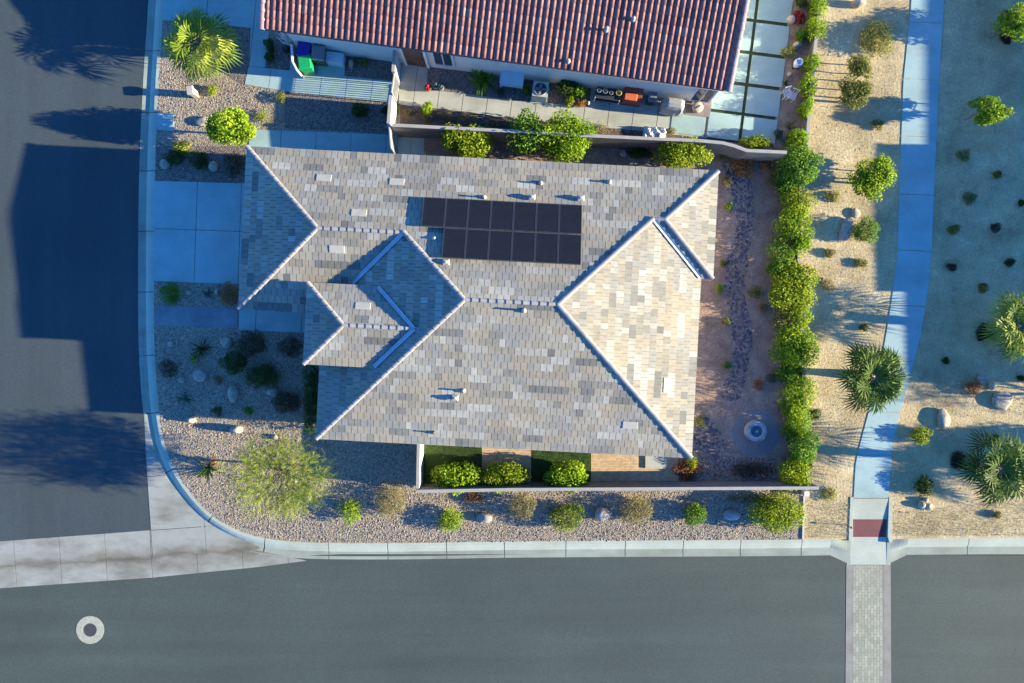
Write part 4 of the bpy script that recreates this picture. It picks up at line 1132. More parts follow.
# trees
tree('citrus_tree', 231, 126, 23, 1.6, 'lime leaf', 'round lime green tree in gravel left of the grey roofed house', None, 22, 0.95, 3400, 0.12, 0.075, 0, False, 0.05, 12, 0.72)
tree('palo_verde', 277, 476, 56, 2.6, 'feather leaf', 'large feathery palo verde tree at the gravel corner by the curved kerb', None, 46, 1.3, 2700, 0.1, 0.02, 0, True, 0.05, 26, 0.6)
DT = 'young trees planted in the open desert'
tree('young_tree', 853, 92, 19, 0.9, 'olive leaf', 'loose olive tree between the vine wall and the desert path, lower of two joined crowns', DT, None, 0.55, 1900, 0.11, 0.05, 3, False, 0.03)
tree('young_tree', 860, 67, 14, 0.85, 'olive leaf', 'loose olive tree crown touching the one below it, beside the upper path', DT, None, 0.5, 1300, 0.11, 0.05, 2, False, 0.025)
tree('young_tree', 875, 176, 24, 0.85, 'lime leaf', 'round light green staked tree beside the blue shaded path', DT, 23, 0.55, 3000, 0.12, 0.06, 3, False, 0.035, 12, 0.72)
tree('young_tree', 990, 107, 23, 1.3, 'lime leaf', 'bright lime staked tree standing in the shade right of the path', DT, 18, 0.75, 2000, 0.12, 0.06, 3, False, 0.035)
tree('young_tree', 1016, 22, 20, 1.3, 'lime leaf', 'bright lime tree cut by the top right picture edge', DT, 20, 0.8, 1800, 0.12, 0.06, 3, False, 0.035)
tree('shade_tree', 1190, 405, 44, 2.3, 'feather leaf', 'thin leaved tree beyond the right edge that dapples the sand', None, 34, 1.3, 420, 0.1, 0.02, 0, True, 0.07, 10)
tree('shade_tree', 1196, 470, 44, 1.9, 'green leaf', 'dense tree beyond the right edge that shades the sand by the palms', None, 30, 1.7, 5200, 0.16, 0.09, 0, False, 0.08, 12, 0.7)
# hedge along the east garden wall: separate shrubs grown together
HG = 'shrubs of the hedge along the east garden wall'
shrub('citrus_shrub', 797, 166, 21.6, 1.22, 'green leaf', 'dark green citrus shrub at the top end of the hedge by the wall corner', 'shrub', HG, 2880, 0.13, 0.075, zc=0.58, jag=0.36)
shrub('hedge_shrub', 796, 201, 16.2, 1.00, 'yellow leaf', 'olive yellow hedge shrub just below the dark citrus', 'shrub', HG, 1360, 0.11, 0.06, 15, zc=0.58, jag=0.36)
shrub('hedge_shrub', 795, 225, 18.9, 1.06, 'lime leaf', 'yellow green hedge shrub, second below the dark citrus', 'shrub', HG, 1840, 0.11, 0.06, 19, zc=0.58, jag=0.36)
shrub('hedge_shrub', 782, 250, 14.4, 0.85, 'green leaf', 'grey green low hedge shrub leaning into the yard', 'shrub', HG, 1040, 0.10, 0.05, 18, zc=0.58, jag=0.36)
shrub('hedge_shrub', 793, 286, 24.3, 1.22, 'yellow leaf', 'large bright yellow hedge shrub in the middle of the hedge', 'shrub', HG, 2880, 0.13, 0.08, 26, zc=0.58, jag=0.36)
shrub('hedge_shrub', 788, 320, 16.2, 0.90, 'olive leaf', 'thin olive hedge shrub between the two largest hedge shrubs', 'shrub', HG, 880, 0.10, 0.05, 14, zc=0.58, jag=0.36)
shrub('hedge_shrub', 794, 349, 22.5, 1.16, 'lime leaf', 'large lime hedge shrub opposite the leaning fan palm', 'shrub', HG, 2720, 0.12, 0.075, 25, zc=0.58, jag=0.36)
shrub('hedge_shrub', 799, 393, 18.0, 1.00, 'lime leaf', 'spiky lime hedge shrub below the trunk shadow of the palm', 'shrub', HG, 1680, 0.13, 0.05, 21, zc=0.58, jag=0.36)
shrub('hedge_shrub', 799, 421, 12.6, 1.60, 'lime leaf', 'narrow lime hedge shrub level with the round fountain', 'shrub', HG, 1120, 0.11, 0.06, 15, zc=0.58, jag=0.36)
shrub('hedge_shrub', 803, 447, 13.5, 1.60, 'green leaf', 'dark green hedge shrub overhanging the wall near its lower end', 'shrub', HG, 1600, 0.11, 0.06, 18, zc=0.58, jag=0.36)
shrub('hedge_shrub', 795, 472, 16.2, 1.40, 'yellow leaf', 'bright yellow green hedge shrub in the lower garden corner', 'shrub', HG, 1520, 0.11, 0.065, 16, zc=0.58, jag=0.36)
for x, y, r, ry, m_, lab in ((786, 186, 9, 8, 'green leaf', 'small green filler shrub at the foot of the dark citrus'), (801, 243, 9, 12, 'lime leaf', 'small lime filler shrub on the wall beside the grey green hedge shrub'), (776, 268, 9, 8, 'green leaf', 'small green filler shrub left of the grey green hedge shrub'),
                             (798, 318, 12, 12, 'lime leaf', 'lime filler shrub between the two largest hedge shrubs'), (786, 372, 11, 9, 'green leaf', 'green filler shrub in the trunk shadow of the palm'), (790, 409, 10, 8, 'lime leaf', 'lime filler shrub just above the narrow lime hedge shrub'),
                             (792, 434, 11, 9, 'green leaf', 'green filler shrub right of the fountain'), (803, 462, 10, 10, 'lime leaf', 'lime filler shrub on the wall above the lower garden corner')):
    shrub('hedge_shrub', x, y, r, 0.9, m_, lab, 'shrub', HG, 900, 0.11, 0.06, ry, zc=0.55, jag=0.36)
VG = 'vines on the wall east of the slab patio'
for x, y, r, ry, lab in ((818, 6, 9, 13, 'bright green vine clump on the wall at the top picture edge'), (816, 29, 9, 12, 'bright green vine clump on the wall level with the red flowers'),
                         (812, 62, 8, 11, 'thin green vine clump on the wall beside the white urn'), (809, 86, 9, 12, 'full green vine clump on the wall beside the wire chairs'),
                         (806, 108, 7, 10, 'small green vine clump on the wall above its bare stretch'), (799, 137, 10, 9, 'yellow green vine clump at the lower corner of the slab patio')):
    shrub('vine', x, y, r, 1.15, 'lime leaf', lab, 'vine', VG, 900, 0.09, 0.06, ry)
# strip between the two houses
SG = 'shrubs between the two houses'
shrub('hibiscus_shrub', 452, 138, 12, 1.9, 'yellow leaf', 'small yellow shrub by the block wall, left one of a joined pair', 'shrub', SG, 1300, 0.13, 0.08, 14)
shrub('hibiscus_shrub', 474, 142, 18, 1.9, 'yellow leaf', 'wide yellow green shrub by the block wall, right one of a joined pair', 'shrub', SG, 2300, 0.13, 0.08, 16)
shrub('hibiscus_shrub', 528, 134, 19, 2.1, 'green leaf', 'open green shrub spilling over the block wall by the AC unit', 'shrub', SG, 1700, 0.14, 0.085, 22)
shrub('hibiscus_shrub', 566, 137, 26, 2.2, 'lime leaf', 'largest green and yellow shrub between the houses, over the block wall', 'shrub', SG, 3000, 0.14, 0.085, 23)
shrub('hibiscus_shrub', 684, 153, 25, 1.9, 'yellow leaf', 'bright yellow shrub at the grey roof\'s upper right corner', 'shrub', SG, 2800, 0.12, 0.075, 15)
shrub('ground_shrub', 638, 153, 12, 0.5, 'deep leaf', 'low dark shrub on the soil under the block wall', 'shrub', None, 500, 0.1, 0.06, 5)
rock(623, 153, 4, 4, 0.3, 'rock pale', 'pale boulder on dark soil under the block wall')
# garden south of the house
BG = 'shrubs behind the south garden wall'
shrub('garden_shrub', 457, 477, 23, 1.5, 'lime leaf', 'lime green shrub on the left back lawn behind the garden wall', 'shrub', BG, 2600, 0.13, 0.085, 15)
shrub('garden_shrub', 505, 477, 24, 1.4, 'yellow leaf', 'yellow green shrub by the paved strip behind the garden wall', 'shrub', BG, 2300, 0.12, 0.07, 15)
shrub('garden_shrub', 567, 478, 21, 1.5, 'lime leaf', 'brightest lime shrub on the right back lawn behind the garden wall', 'shrub', BG, 2600, 0.13, 0.085, 15)
shrub('flowering_shrub', 687, 468, 13, 0.3, 'rust flower', 'rust coloured flowering shrub at the roof\'s lower right corner', 'shrub', None, 1100, 0.08, 0.05, 12)
shrub('flowering_shrub', 692, 462, 6, 0.6, 'yellow leaf', 'small yellow shrub inside the rust coloured one', 'shrub', None, 300, 0.08, 0.05, 7)
shrub('flowering_shrub', 752, 470, 22, 0.4, 'brown leaf', 'low brownish ground shrub in red gravel below the fountain', 'shrub', None, 900, 0.07, 0.04, 8)
# gravel strip along the lower road
shrub('strip_shrub', 350, 512, 11, 0.7, 'lime leaf', 'small lime shrub in the gravel right of the palo verde', 'shrub', None, 800, 0.08, 0.05, 12)
shrub('dry_shrub', 391, 502, 16, 0.9, 'dry leaf', 'straw coloured dry shrub left of the lawn wall corner', 'shrub', None, 1700, 0.13, 0.022, 17)
shrub('strip_shrub', 450, 521, 12, 0.7, 'lime leaf', 'yellow green shrub beside a white boulder below the left lawn', 'shrub', None, 900, 0.09, 0.05, 13)
shrub('flowering_shrub', 474, 498, 10, 0.3, 'rust flower', 'low shrub with rust red flowers under the garden wall', 'shrub', None, 350, 0.07, 0.05, 5)
shrub('dry_shrub', 523, 507, 13, 0.9, 'dry leaf', 'greenish dry shrub below the paved strip', 'shrub', None, 1300, 0.13, 0.025, 15)
shrub('strip_shrub', 566, 517, 19, 0.8, 'feather leaf', 'wide light green shrub left of the grey boulder in the strip', 'shrub', None, 2000, 0.10, 0.04, 14)
shrub('dry_shrub', 637, 512, 17, 0.9, 'dry leaf', 'large straw and brown dry shrub below the patio', 'shrub', None, 1800, 0.15, 0.022, 15)
shrub('strip_shrub', 695, 515, 12, 0.8, 'green leaf', 'green upright shrub below the roof\'s lower right corner', 'shrub', None, 1100, 0.09, 0.05, 13)
shrub('strip_shrub', 779, 513, 26, 1.2, 'yellow leaf', 'large round yellow shrub at the right end of the gravel strip', 'shrub', None, 3300, 0.10, 0.06, 20)
shrub('strip_shrub', 745, 499, 20, 0.25, 'olive leaf', 'thin creeping plant along the garden wall foot', 'plant', None, 300, 0.08, 0.04, 5)
rock(484, 518, 8, 6, 0.35, 'rock white', 'white boulder right of the yellow green strip shrub')
rock(603, 514, 8.5, 7, 0.5, 'rock tan', 'grey brown boulder in the strip below the right lawn')
rock(732, 515, 9, 5.5, 0.45, 'rock grey', 'long grey boulder left of the large yellow strip shrub')
rock(382, 485, 3, 2, 0.2, 'rock white', 'small white stone above the straw coloured dry shrub', name='stone', cat='stone')
rock(307, 498, 5, 3, 0.25, 'rock white', 'pale stone under the right side of the palo verde', name='stone', cat='stone')
# front yard, mostly in the shade of the house
shrub('box_shrub', 169, 293, 12, 0.8, 'green leaf', 'ball shaped green shrub between the drive and the front walk', 'shrub', None, 1500, 0.06, 0.04, 11, jag=0.08)
shrub('yard_shrub', 230, 295, 10, 0.8, 'rust flower', 'reddish dark shrub at the garage corner', 'shrub', None, 1100, 0.07, 0.045, 13)
rosette('agave', 206, 293, 6, 'sage leaf', 'blue grey agave between two pale stones in the drive bed', 'agave', 22, 0.05)
rock(188, 293, 3, 2.5, 0.2, 'rock pale', 'pale stone right of the ball shaped shrub', name='stone', cat='stone')
rock(217, 292, 2.2, 3.2, 0.25, 'rock white', 'upright white stone left of the reddish dark shrub', name='stone', cat='stone')
rock(170, 344, 3, 3.2, 0.2, 'rock pale', 'small pale stone near the kerb below the front walk', name='stone', cat='stone')
rosette('agave', 200, 349, 11, 'deep leaf', 'dark green agave above the white front yard boulder', 'agave', 30, 0.06)
rosette('aloe', 193, 359, 6.5, 'yellow leaf', 'small yellow aloe at the foot of the dark agave', 'aloe', 22, 0.045)
rock(226, 343, 6, 6, 0.4, 'rock pale', 'round pale boulder in the shade below the front walk')
shrub('yard_shrub', 168, 369, 10, 0.6, 'brown leaf', 'brown shrub near the kerb in the front yard', 'shrub', None, 800, 0.08, 0.03, 10)
rock(181.5, 380, 3.6, 3.6, 0.25, 'rock white', 'small white stone right of the brown shrub', name='stone', cat='stone')
rock(199.5, 375, 7, 6.5, 0.45, 'rock white', 'broad white boulder in the middle of the front yard')
shrub('yard_plant', 218.5, 380, 4.5, 0.3, 'rust flower', 'tiny rust coloured plant right of the broad white boulder', 'plant', None, 260, 0.06, 0.03)
rock(232.5, 393.5, 5, 9, 0.4, 'rock white', 'long oval white boulder in the front yard', 0.05)
shrub('yard_shrub', 234, 362, 13, 0.9, 'deep leaf', 'darkest round shrub in the front yard', 'shrub', None, 1700, 0.07, 0.045, 13)
shrub('yard_shrub', 251, 344, 15, 0.9, 'brown leaf', 'brownish green shrub by the porch walk', 'shrub', None, 1600, 0.07, 0.045, 13)
shrub('yard_shrub', 261, 376, 18, 0.9, 'deep leaf', 'widest dark green shrub in the front yard', 'shrub', None, 2100, 0.07, 0.045, 13)
shrub('yard_shrub', 289, 346, 13, 0.7, 'brown leaf', 'loose brownish shrub below the porch roof corner', 'shrub', None, 1000, 0.08, 0.03, 11)
rosette('agave', 184, 398, 9, 'sage leaf', 'blue agave near the kerb in the front yard shade', 'agave', 28, 0.05)
rock(272, 392, 6, 5, 0.4, 'rock pale', 'angular pale boulder beside the brown round shrub')
shrub('yard_shrub', 286, 402, 13, 0.8, 'brown leaf', 'brown round shrub left of the porch hedge', 'shrub', None, 1500, 0.08, 0.04, 12)
shrub('yard_plant', 248, 411, 5, 0.35, 'green leaf', 'tiny green plant at the sunlit edge of the front yard', 'plant', None, 300, 0.07, 0.04)
shrub('yard_plant', 217, 411, 6, 0.15, 'deep leaf', 'flat dark plant above the two sunlit white boulders', 'plant', None, 220, 0.07, 0.03)
shrub('foundation_hedge', 311, 399, 8, 1.1, 'deep leaf', 'narrow dark hedge along the shaded front wall', 'hedge', None, 2400, 0.09, 0.05, 32,
      lobes=[(0, y, 0.55, 0.36, 0.42, 0.55) for y in np.linspace(-1.3, 1.3, 7)])
rock(191, 420, 4.2, 3.6, 0.4, 'rock white', 'small white boulder in sun at the shade edge')
rock(236, 430, 6, 4.2, 0.65, 'rock white', 'bright white boulder in sun casting a long shadow on gravel')
rock(275, 437, 3, 2.5, 0.2, 'rock white', 'small white stone above the palo verde', name='stone', cat='stone')
rosette('agave', 207, 469, 13, 'deep leaf', 'dark agave with orange tips left of the palo verde', 'agave', 34, 0.07)
shrub('yard_plant', 213, 463, 5, 0.4, 'rust flower', 'small rust coloured plant on the dark agave', 'plant', None, 160, 0.08, 0.03)
# gravel by the upper left drive
shrub('yard_plant', 181, 147, 10, 0.45, 'yellow leaf', 'yellow tuft between the drive and the round lime tree', 'plant', None, 600, 0.10, 0.03, 7)
shrub('yard_shrub', 175, 157, 11, 0.6, 'deep leaf', 'dark shrub above the drive, left of two', 'shrub', None, 900, 0.07, 0.04, 9)
shrub('yard_shrub', 198, 160, 10, 0.6, 'deep leaf', 'dark shrub above the drive, right of two', 'shrub', None, 900, 0.07, 0.04, 10)
shrub('yard_shrub', 233, 164, 11, 0.8, 'brown leaf', 'brown shrub beside the garage corner above the drive', 'shrub', None, 1100, 0.07, 0.04, 13)
rock(164.5, 164, 5, 5, 0.4, 'rock white', 'white boulder near the kerb above the drive')
rock(213, 166, 4.8, 5, 0.4, 'rock pale', 'pale boulder between dark shrubs above the drive')
rock(203, 121, 8, 5, 0.25, 'rock pale', 'wide pale boulder left of the round lime tree', 0.2)
shrub('yard_plant', 212, 90, 6, 0.35, 'yellow leaf', 'small yellow plant right of the mailbox', 'plant', None, 300, 0.09, 0.03)
shrub('yard_plant', 281, 97, 6, 0.35, 'olive leaf', 'small olive plant under the pale side walk', 'plant', None, 300, 0.08, 0.03)
shrub('yard_plant', 262, 116, 7, 0.3, 'yellow leaf', 'dry yellow plant above the lower side walk', 'plant', None, 300, 0.09, 0.02)
shrub('yard_shrub', 360, 110, 9, 0.7, 'deep leaf', 'dark square shrub in shaded gravel between the side walks', 'shrub', None, 1000, 0.07, 0.045, 8)
shrub('yard_plant', 385, 110, 4, 0.5, 'deep leaf', 'small dark plant by the sunny wall stub', 'plant', None, 260, 0.07, 0.04)
rock(195, 53, 3, 3, 0.2, 'rock tan', 'tan stone at the foot of the yellowish palm', name='stone', cat='stone')
shrub('yard_shrub', 269, 45, 5, 0.7, 'deep leaf', 'dark upright shrub at the red roofed house corner, upper of two', 'shrub', None, 500, 0.08, 0.04, 7)
shrub('yard_shrub', 269, 56, 5, 0.6, 'deep leaf', 'dark upright shrub at the red roofed house corner, lower of two', 'shrub', None, 450, 0.08, 0.04, 5)
# neighbour's side yard
rosette('yucca', 482, 78, 14, 'green leaf', 'spiky green yucca against the stucco wall beside the pale table', 'yucca', 95, 0.085, 0.75, 0.45, 0.35, None, 0.2)
shrub('bed_plant', 427, 108, 6, 0.7, 'lime leaf', 'small lime shrub at the lower edge of the side patio', 'plant', None, 400, 0.10, 0.05, 7)
rosette('tuft', 397, 106, 5, 'yellow leaf', 'yellow tuft behind the sunny wall stub', 'plant', 26, 0.03)
for x, y, r, lab in ((428, 118, 6, 'grey stemmed dry plant below the small lime shrub'), (447, 117, 8, 'dry brownish plant in the soil bed left of the yellow pair'), (600, 128, 10, 'dry straw plant at the patio edge left of the white tarp'), (672, 131, 6, 'dry straw plant right of the white tarp'), (468, 120, 9, 'dry brown litter plant above the wide yellow green shrub'), (492, 123, 8, 'dry tan plant along the wall left of the open green shrub'), (409, 112, 6, 'dry tan plant at the left end of the wall bed')):
    shrub('dry_plant', x, y, r, 0.35, 'dry leaf', lab, 'plant', None, 260, 0.11, 0.02, r * 0.6)
shrub('bed_shrub', 566, 87, 10, 0.9, 'deep leaf', 'dark shrub against the stucco wall right of the AC unit', 'shrub', None, 1100, 0.10, 0.06, 7)
shrub('bed_shrub', 579, 92, 9, 0.7, 'green leaf', 'green shrub beside the cluttered rack', 'shrub', None, 700, 0.10, 0.06, 6)
shrub('bed_plant', 570, 101, 5, 0.55, 'yellow leaf', 'yellow flowering plant below the dark wall shrub', 'plant', None, 350, 0.08, 0.05)
shrub('bed_plant', 581, 103, 6, 0.4, 'rust flower', 'rust coloured low plant left of the rack', 'plant', None, 300, 0.07, 0.04, 4)
shrub('bed_plant', 526, 90, 5, 0.5, 'green leaf', 'small green plant between the pale table and the AC unit', 'plant', None, 350, 0.08, 0.05)
shrub('bed_plant', 500, 92, 5, 0.35, 'sage leaf', 'grey green succulent below the pale table', 'plant', None, 250, 0.07, 0.05)
shrub('bed_plant', 362, 62, 8, 0.4, 'olive leaf', 'sparse plant in shaded gravel behind the pale striped walk', 'plant', None, 220, 0.10, 0.03, 5)
rock(351, 64, 2.4, 5, 0.35, 'rock pale', 'narrow pale boulder behind the blue shaded bin pad')
rock(578, 99.5, 2.5, 2, 0.3, 'rock white', 'white stone beside the yellow flowering plant', name='stone', cat='stone')
rock(588, 102.5, 2, 2.5, 0.3, 'rock white', 'white stone at the left foot of the rack', name='stone', cat='stone')
rock(510, 99, 2, 1.5, 0.2, 'rock white', 'white stone at the patio edge below the pale table', name='stone', cat='stone')
# planter bed beside the slab patio
shrub('red_flower_plant', 799, 17, 6, 0.5, 'red flower', 'crimson flowering plant in the bed beside the slab patio', 'plant', None, 500, 0.09, 0.06, 7)
rock(792, 19, 4.5, 4, 0.35, 'rock pink', 'pink rock left of the crimson flowers')
rock(797, 45, 4.5, 3.5, 0.35, 'rock tan', 'tan flat rock in the bed above the white urn', 0.5)
rock(790, 74, 2.6, 2.6, 0.3, 'rock white', 'white stone below the white urn', name='stone', cat='stone')
shrub('bed_plant', 803, 35, 8, 0.6, 'green leaf', 'green plant under the vines below the crimson flowers', 'plant', None, 600, 0.09, 0.05, 6)
shrub('bed_plant', 788, 52, 7, 0.5, 'olive leaf', 'olive tussock at the slab patio edge', 'plant', None, 500, 0.12, 0.025, 7)
rosette('tuft', 786, 83, 4, 'deep leaf', 'small dark tuft above the wire chairs', 'plant', 24, 0.03)
shrub('bed_plant', 802, 2, 7, 0.6, 'deep leaf', 'dark plant in the bed at the top picture edge', 'plant', None, 400, 0.09, 0.05, 5)
shrub('bed_shrub', 755, 142, 14, 0.8, 'yellow leaf', 'yellow green shrub against the stepped wall at the slab patio', 'shrub', None, 1200, 0.10, 0.05, 7)
rosette('aloe', 790, 127, 8, 'dry leaf', 'pale ringed aloe in the bed corner by the slab patio', 'aloe', 36, 0.05)
rosette('tuft', 773, 146, 5, 'dry leaf', 'dry ring shaped tuft at the foot of the stepped wall', 'plant', 28, 0.03)
shrub('bed_plant', 779, 133, 5, 0.4, 'sage leaf', 'grey succulent at the slab patio corner', 'plant', None, 250, 0.07, 0.05)
# east yard of the house
shrub('yard_shrub', 744, 165, 13, 0.6, 'rust flower', 'large rust coloured shrub at the top of the stone stream bed', 'shrub', None, 1300, 0.08, 0.04, 13)
shrub('dry_shrub', 727, 156, 9, 0.4, 'dry leaf', 'pale dry shrub left of the rust coloured one', 'shrub', None, 500, 0.10, 0.03, 6)
shrub('dry_shrub', 766, 164, 6, 0.5, 'rust flower', 'small rust coloured shrub beside the dark citrus', 'shrub', None, 400, 0.08, 0.04, 8)
shrub('dry_shrub', 771, 181, 6, 0.4, 'dry leaf', 'pale dry plant at the foot of the dark citrus', 'plant', None, 300, 0.10, 0.03, 9)
for x, y, r, m_, lab in ((728, 182, 6, 'dry leaf', 'dry tuft at the upper left edge of the stream bed'), (724, 263, 4, 'olive leaf', 'tiny olive plant left of the stream bed bend'), (720, 289, 5, 'lime leaf', 'small lime plant left of the stream bed'),
                         (726, 321, 4, 'olive leaf', 'tiny olive plant at the stream bed\'s left edge'), (727, 365, 4, 'green leaf', 'small dark green plant at the stream bed\'s left edge'), (755, 292, 8, 'olive leaf', 'faint olive plant right of the stream bed'),
                         (763, 308, 5, 'dry leaf', 'pale dry plant under the thin hedge shrub'), (729, 207, 4, 'lime leaf', 'small lime plant left of the upper stream bed'), (699, 422, 6, 'olive leaf', 'olive plant beside the roof edge above the cobble patch'),
                         (772, 378, 6, 'sage leaf', 'grey green plant at the hedge foot above the fountain'), (758, 385, 6, 'rust flower', 'faint reddish plant above the fountain')):
    shrub('yard_plant', x, y, r, 0.35, m_, lab, 'plant', None, 330, 0.08, 0.03)
# open desert
DG = 'small desert plants on the sand'
shrub('desert_shrub', 878, 37, 16, 0.7, 'olive leaf', 'spiky olive desert shrub left of the path near the top', 'shrub', None, 1500, 0.16, 0.03, 18)
shrub('desert_shrub', 866, 231, 13, 0.75, 'green leaf', 'round green desert shrub right of the tall leaning boulder', 'shrub', None, 1200, 0.13, 0.035, 13)
shrub('desert_shrub', 921, 436, 11, 0.55, 'yellow leaf', 'yellow desert shrub right of the lower path', 'shrub', None, 800, 0.10, 0.04, 9)
for x, y, r, m_, lab in ((878, 124, 7, 'olive leaf', 'small olive desert plant below the joined olive trees'), (833, 196, 8, 'olive leaf', 'flat olive desert plant near the hedge top'), (830, 253, 6, 'dry leaf', 'small dry desert plant below the tall boulder, left of two'),
                         (861, 263, 7, 'olive leaf', 'small olive desert plant below the tall boulder, right of two'), (964, 155, 8, 'olive leaf', 'olive desert plant in shade below the bright lime tree'), (998, 175, 5, 'olive leaf', 'brown desert plant in shade near the right edge, uppermost'),
                         (970, 198, 8, 'olive leaf', 'olive desert plant in shade, second below the bright lime tree'), (954, 229, 7, 'olive leaf', 'brownish desert plant in shade right of the path'), (996, 228, 6, 'brown leaf', 'dark desert plant in shade level with the brownish one'),
                         (952, 267, 5, 'brown leaf', 'small brown desert plant in shade near the path'), (1010, 262, 5, 'deep leaf', 'small dark desert plant in shade near the right edge'), (984, 288, 6, 'olive leaf', 'small olive desert plant above the right hand palm'),
                         (946, 361, 4, 'deep leaf', 'tiny dark desert plant left of the stone group'), (816, 414, 7, 'deep leaf', 'dark desert plant by the wall beside the narrow lime hedge shrub'), (830, 494, 9, 'olive leaf', 'olive desert plant at the right end of the garden wall'),
                         (996, 438, 5, 'olive leaf', 'small olive plant above the lower right palm'), (1021, 378, 4, 'deep leaf', 'tiny dark plant right of the large pale boulder'), (828, 285, 8, 'dry leaf', 'dry desert plant in the palm frond shadow'), (864, 327, 5, 'olive leaf', 'tiny olive plant on the palm trunk shadow'),
                         (1022, 203, 4, 'deep leaf', 'tiny dark plant at the right edge in shade'), (998, 515, 5, 'dry leaf', 'dry tuft on sunny sand below the lower right palm')):
    shrub('desert_plant', x, y, r, 0.24, m_, lab, 'plant', None, 340, 0.10, 0.028, r * 0.85)
shrub('desert_plant', 925, 486, 9, 0.6, 'deep leaf', 'dark green desert plant above the cluster of pale stones', 'plant', None, 700, 0.10, 0.05, 11)
for x, y, rx, ry, lab in ((922, 505, 4, 3.5, 'left pale stone under the dark desert plant'), (929, 507, 4.5, 4, 'right pale stone under the dark desert plant'), (926, 500, 3, 2.5, 'upper pale stone touching the dark desert plant')):
    rock(x, y, rx, ry, 0.25, 'rock pale', lab, name='stone', cat='stone')
rock(847, 229, 6.5, 13, 0.32, 'rock pale', 'tall pale boulder leaning beside the round green desert shrub', -0.35)
rock(856, 213, 4.5, 5.5, 0.16, 'rock tan', 'small brown boulder at the top of the tall pale one')
rock(944, 419, 7, 11, 0.28, 'rock pale', 'rough pitted pale boulder between the path and the right palms', -0.05, rough=0.35)
rock(1003, 401, 10.5, 11, 0.3, 'rock pale', 'large triangular pale boulder near the right edge')
rock(982, 379, 4.6, 4.8, 0.25, 'rock pale', 'round pale boulder left of the large triangular one')
rock(992, 386, 3.5, 4, 0.35, 'rock pale', 'small pale boulder touching the large triangular one', name='stone', cat='stone')
rock(859, 3, 7, 4, 0.5, 'rock tan', 'brown boulder cut by the top picture edge')
shrub('desert_shrub', 974, 387, 8, 0.5, 'rust flower', 'dark reddish plant left of the round pale boulder', 'plant', None, 500, 0.08, 0.04, 8)
for x, y, r, lab in ((985, 333, 10, 'brown leaf litter ring at the base of the upper right palm'), (960, 461, 11, 'brown leaf litter ring at the base of the lower right palm'), (1006, 37, 8, 'brown leaf litter ring under the top right lime tree')):
    shrub('leaf_litter', x, y, r, 0.12, 'brown leaf', lab, 'leaf litter', None, 900, 0.12, 0.035, r, stems=False, shell=0.1)

# ------------------------------------------------------------------ loose stones, grass and cobbles (uncountable)
def in_poly(P, poly):
    x, y = P[:, 0], P[:, 1]; r = np.zeros(len(P), bool); n = len(poly)
    for i in range(n):
        (x0, y0), (x1, y1) = poly[i], poly[(i + 1) % n]
        c = ((y0 > y) != (y1 > y)) & (x < (x1 - x0) * (y - y0) / (y1 - y0 + 1e-12) + x0); r ^= c
    return r
def scatter(poly_px, dens):
    poly = ground_pts(poly_px); a = np.array(poly); lo, hi = a.min(0), a.max(0)
    n = int(dens * np.prod(hi - lo)); P = RNG.uniform(lo, hi, (n, 2))
    return P[in_poly(P, poly)]
OCT = np.array([(1, 0, 0), (0.31, 0.95, 0), (-0.81, 0.59, 0), (-0.81, -0.59, 0), (0.31, -0.95, 0), (0.1, 0.05, 0.8)], float)
OF = [(0, 1, 5), (1, 2, 5), (2, 3, 5), (3, 4, 5), (4, 0, 5)]
def stones(name, areas, smin, smax, mat, z=0.0, flat=0.75):
    P = np.vstack([scatter(p, d) for p, d in areas]); n = len(P)
    s = smin + (smax - smin) * RNG.random(n) ** 2.2; az = RNG.uniform(0, 2 * pi, n)
    U = OCT[None] * (1 + RNG.uniform(-0.22, 0.22, (n, 6, 1))) * s[:, None, None]; U[:, :, 1] *= RNG.uniform(0.6, 1, (n, 1)); U[:, :, 2] *= flat * RNG.uniform(0.7, 1.25, (n, 1))
    c, q = np.cos(az)[:, None], np.sin(az)[:, None]
    V = np.stack([U[:, :, 0] * c - U[:, :, 1] * q + P[:, :1], U[:, :, 0] * q + U[:, :, 1] * c + P[:, 1:], U[:, :, 2] + z], 2)
    F = (np.array(OF)[None] + (np.arange(n) * 6)[:, None, None]).reshape(-1, 3)
    o = mesh_obj(name, V.reshape(-1, 3), F, mat, None, np.repeat(RNG.random(n), 5)); o['kind'] = 'stuff'
    return o
STRIP = [(160, 415), (318, 445), (417, 450), (417, 493), (803, 490), (803, 539), (416, 542.5), (290, 541.5), (220, 521), (183, 482), (165, 441)]
FRONT = [(154.5, 330), (300, 334), (318, 370), (318, 450), (160, 425), (155, 362)]
stones('gravel', [(STRIP, 210), (FRONT, 130), ([(156, 283), (240, 286), (240, 306), (155, 304)], 120), ([(160, 66), (246, 86), (283, 91), (283, 128), (248, 128), (156, 132)], 150), ([(157, 133), (246, 148), (246, 185), (155, 180)], 110),
                  ([(284, 92), (388, 103), (389, 133), (285, 128)], 90), ([(428, 52), (427, 88), (505, 98), (588, 106), (590, 70)], 100)], 0.016, 0.058, 'pebbles')
stream = [(721, 160), (734, 160), (750, 172), (752, 188), (755, 211), (751, 232), (748, 255), (744, 288), (746, 305), (750, 322), (752, 344), (748, 364), (741, 398), (727, 402), (718, 395), (727, 378), (735, 350), (732, 333), (727, 304), (724, 285), (728, 254), (736, 232), (736, 207), (730, 188)]
patch = [(702, 416), (711, 418), (720, 432), (727, 446), (722, 463), (706, 460), (693, 455), (693, 437)]
stones('cobbles', [(stream, 115), (patch, 110)], 0.04, 0.11, 'cobbles', 0.008, 0.8)
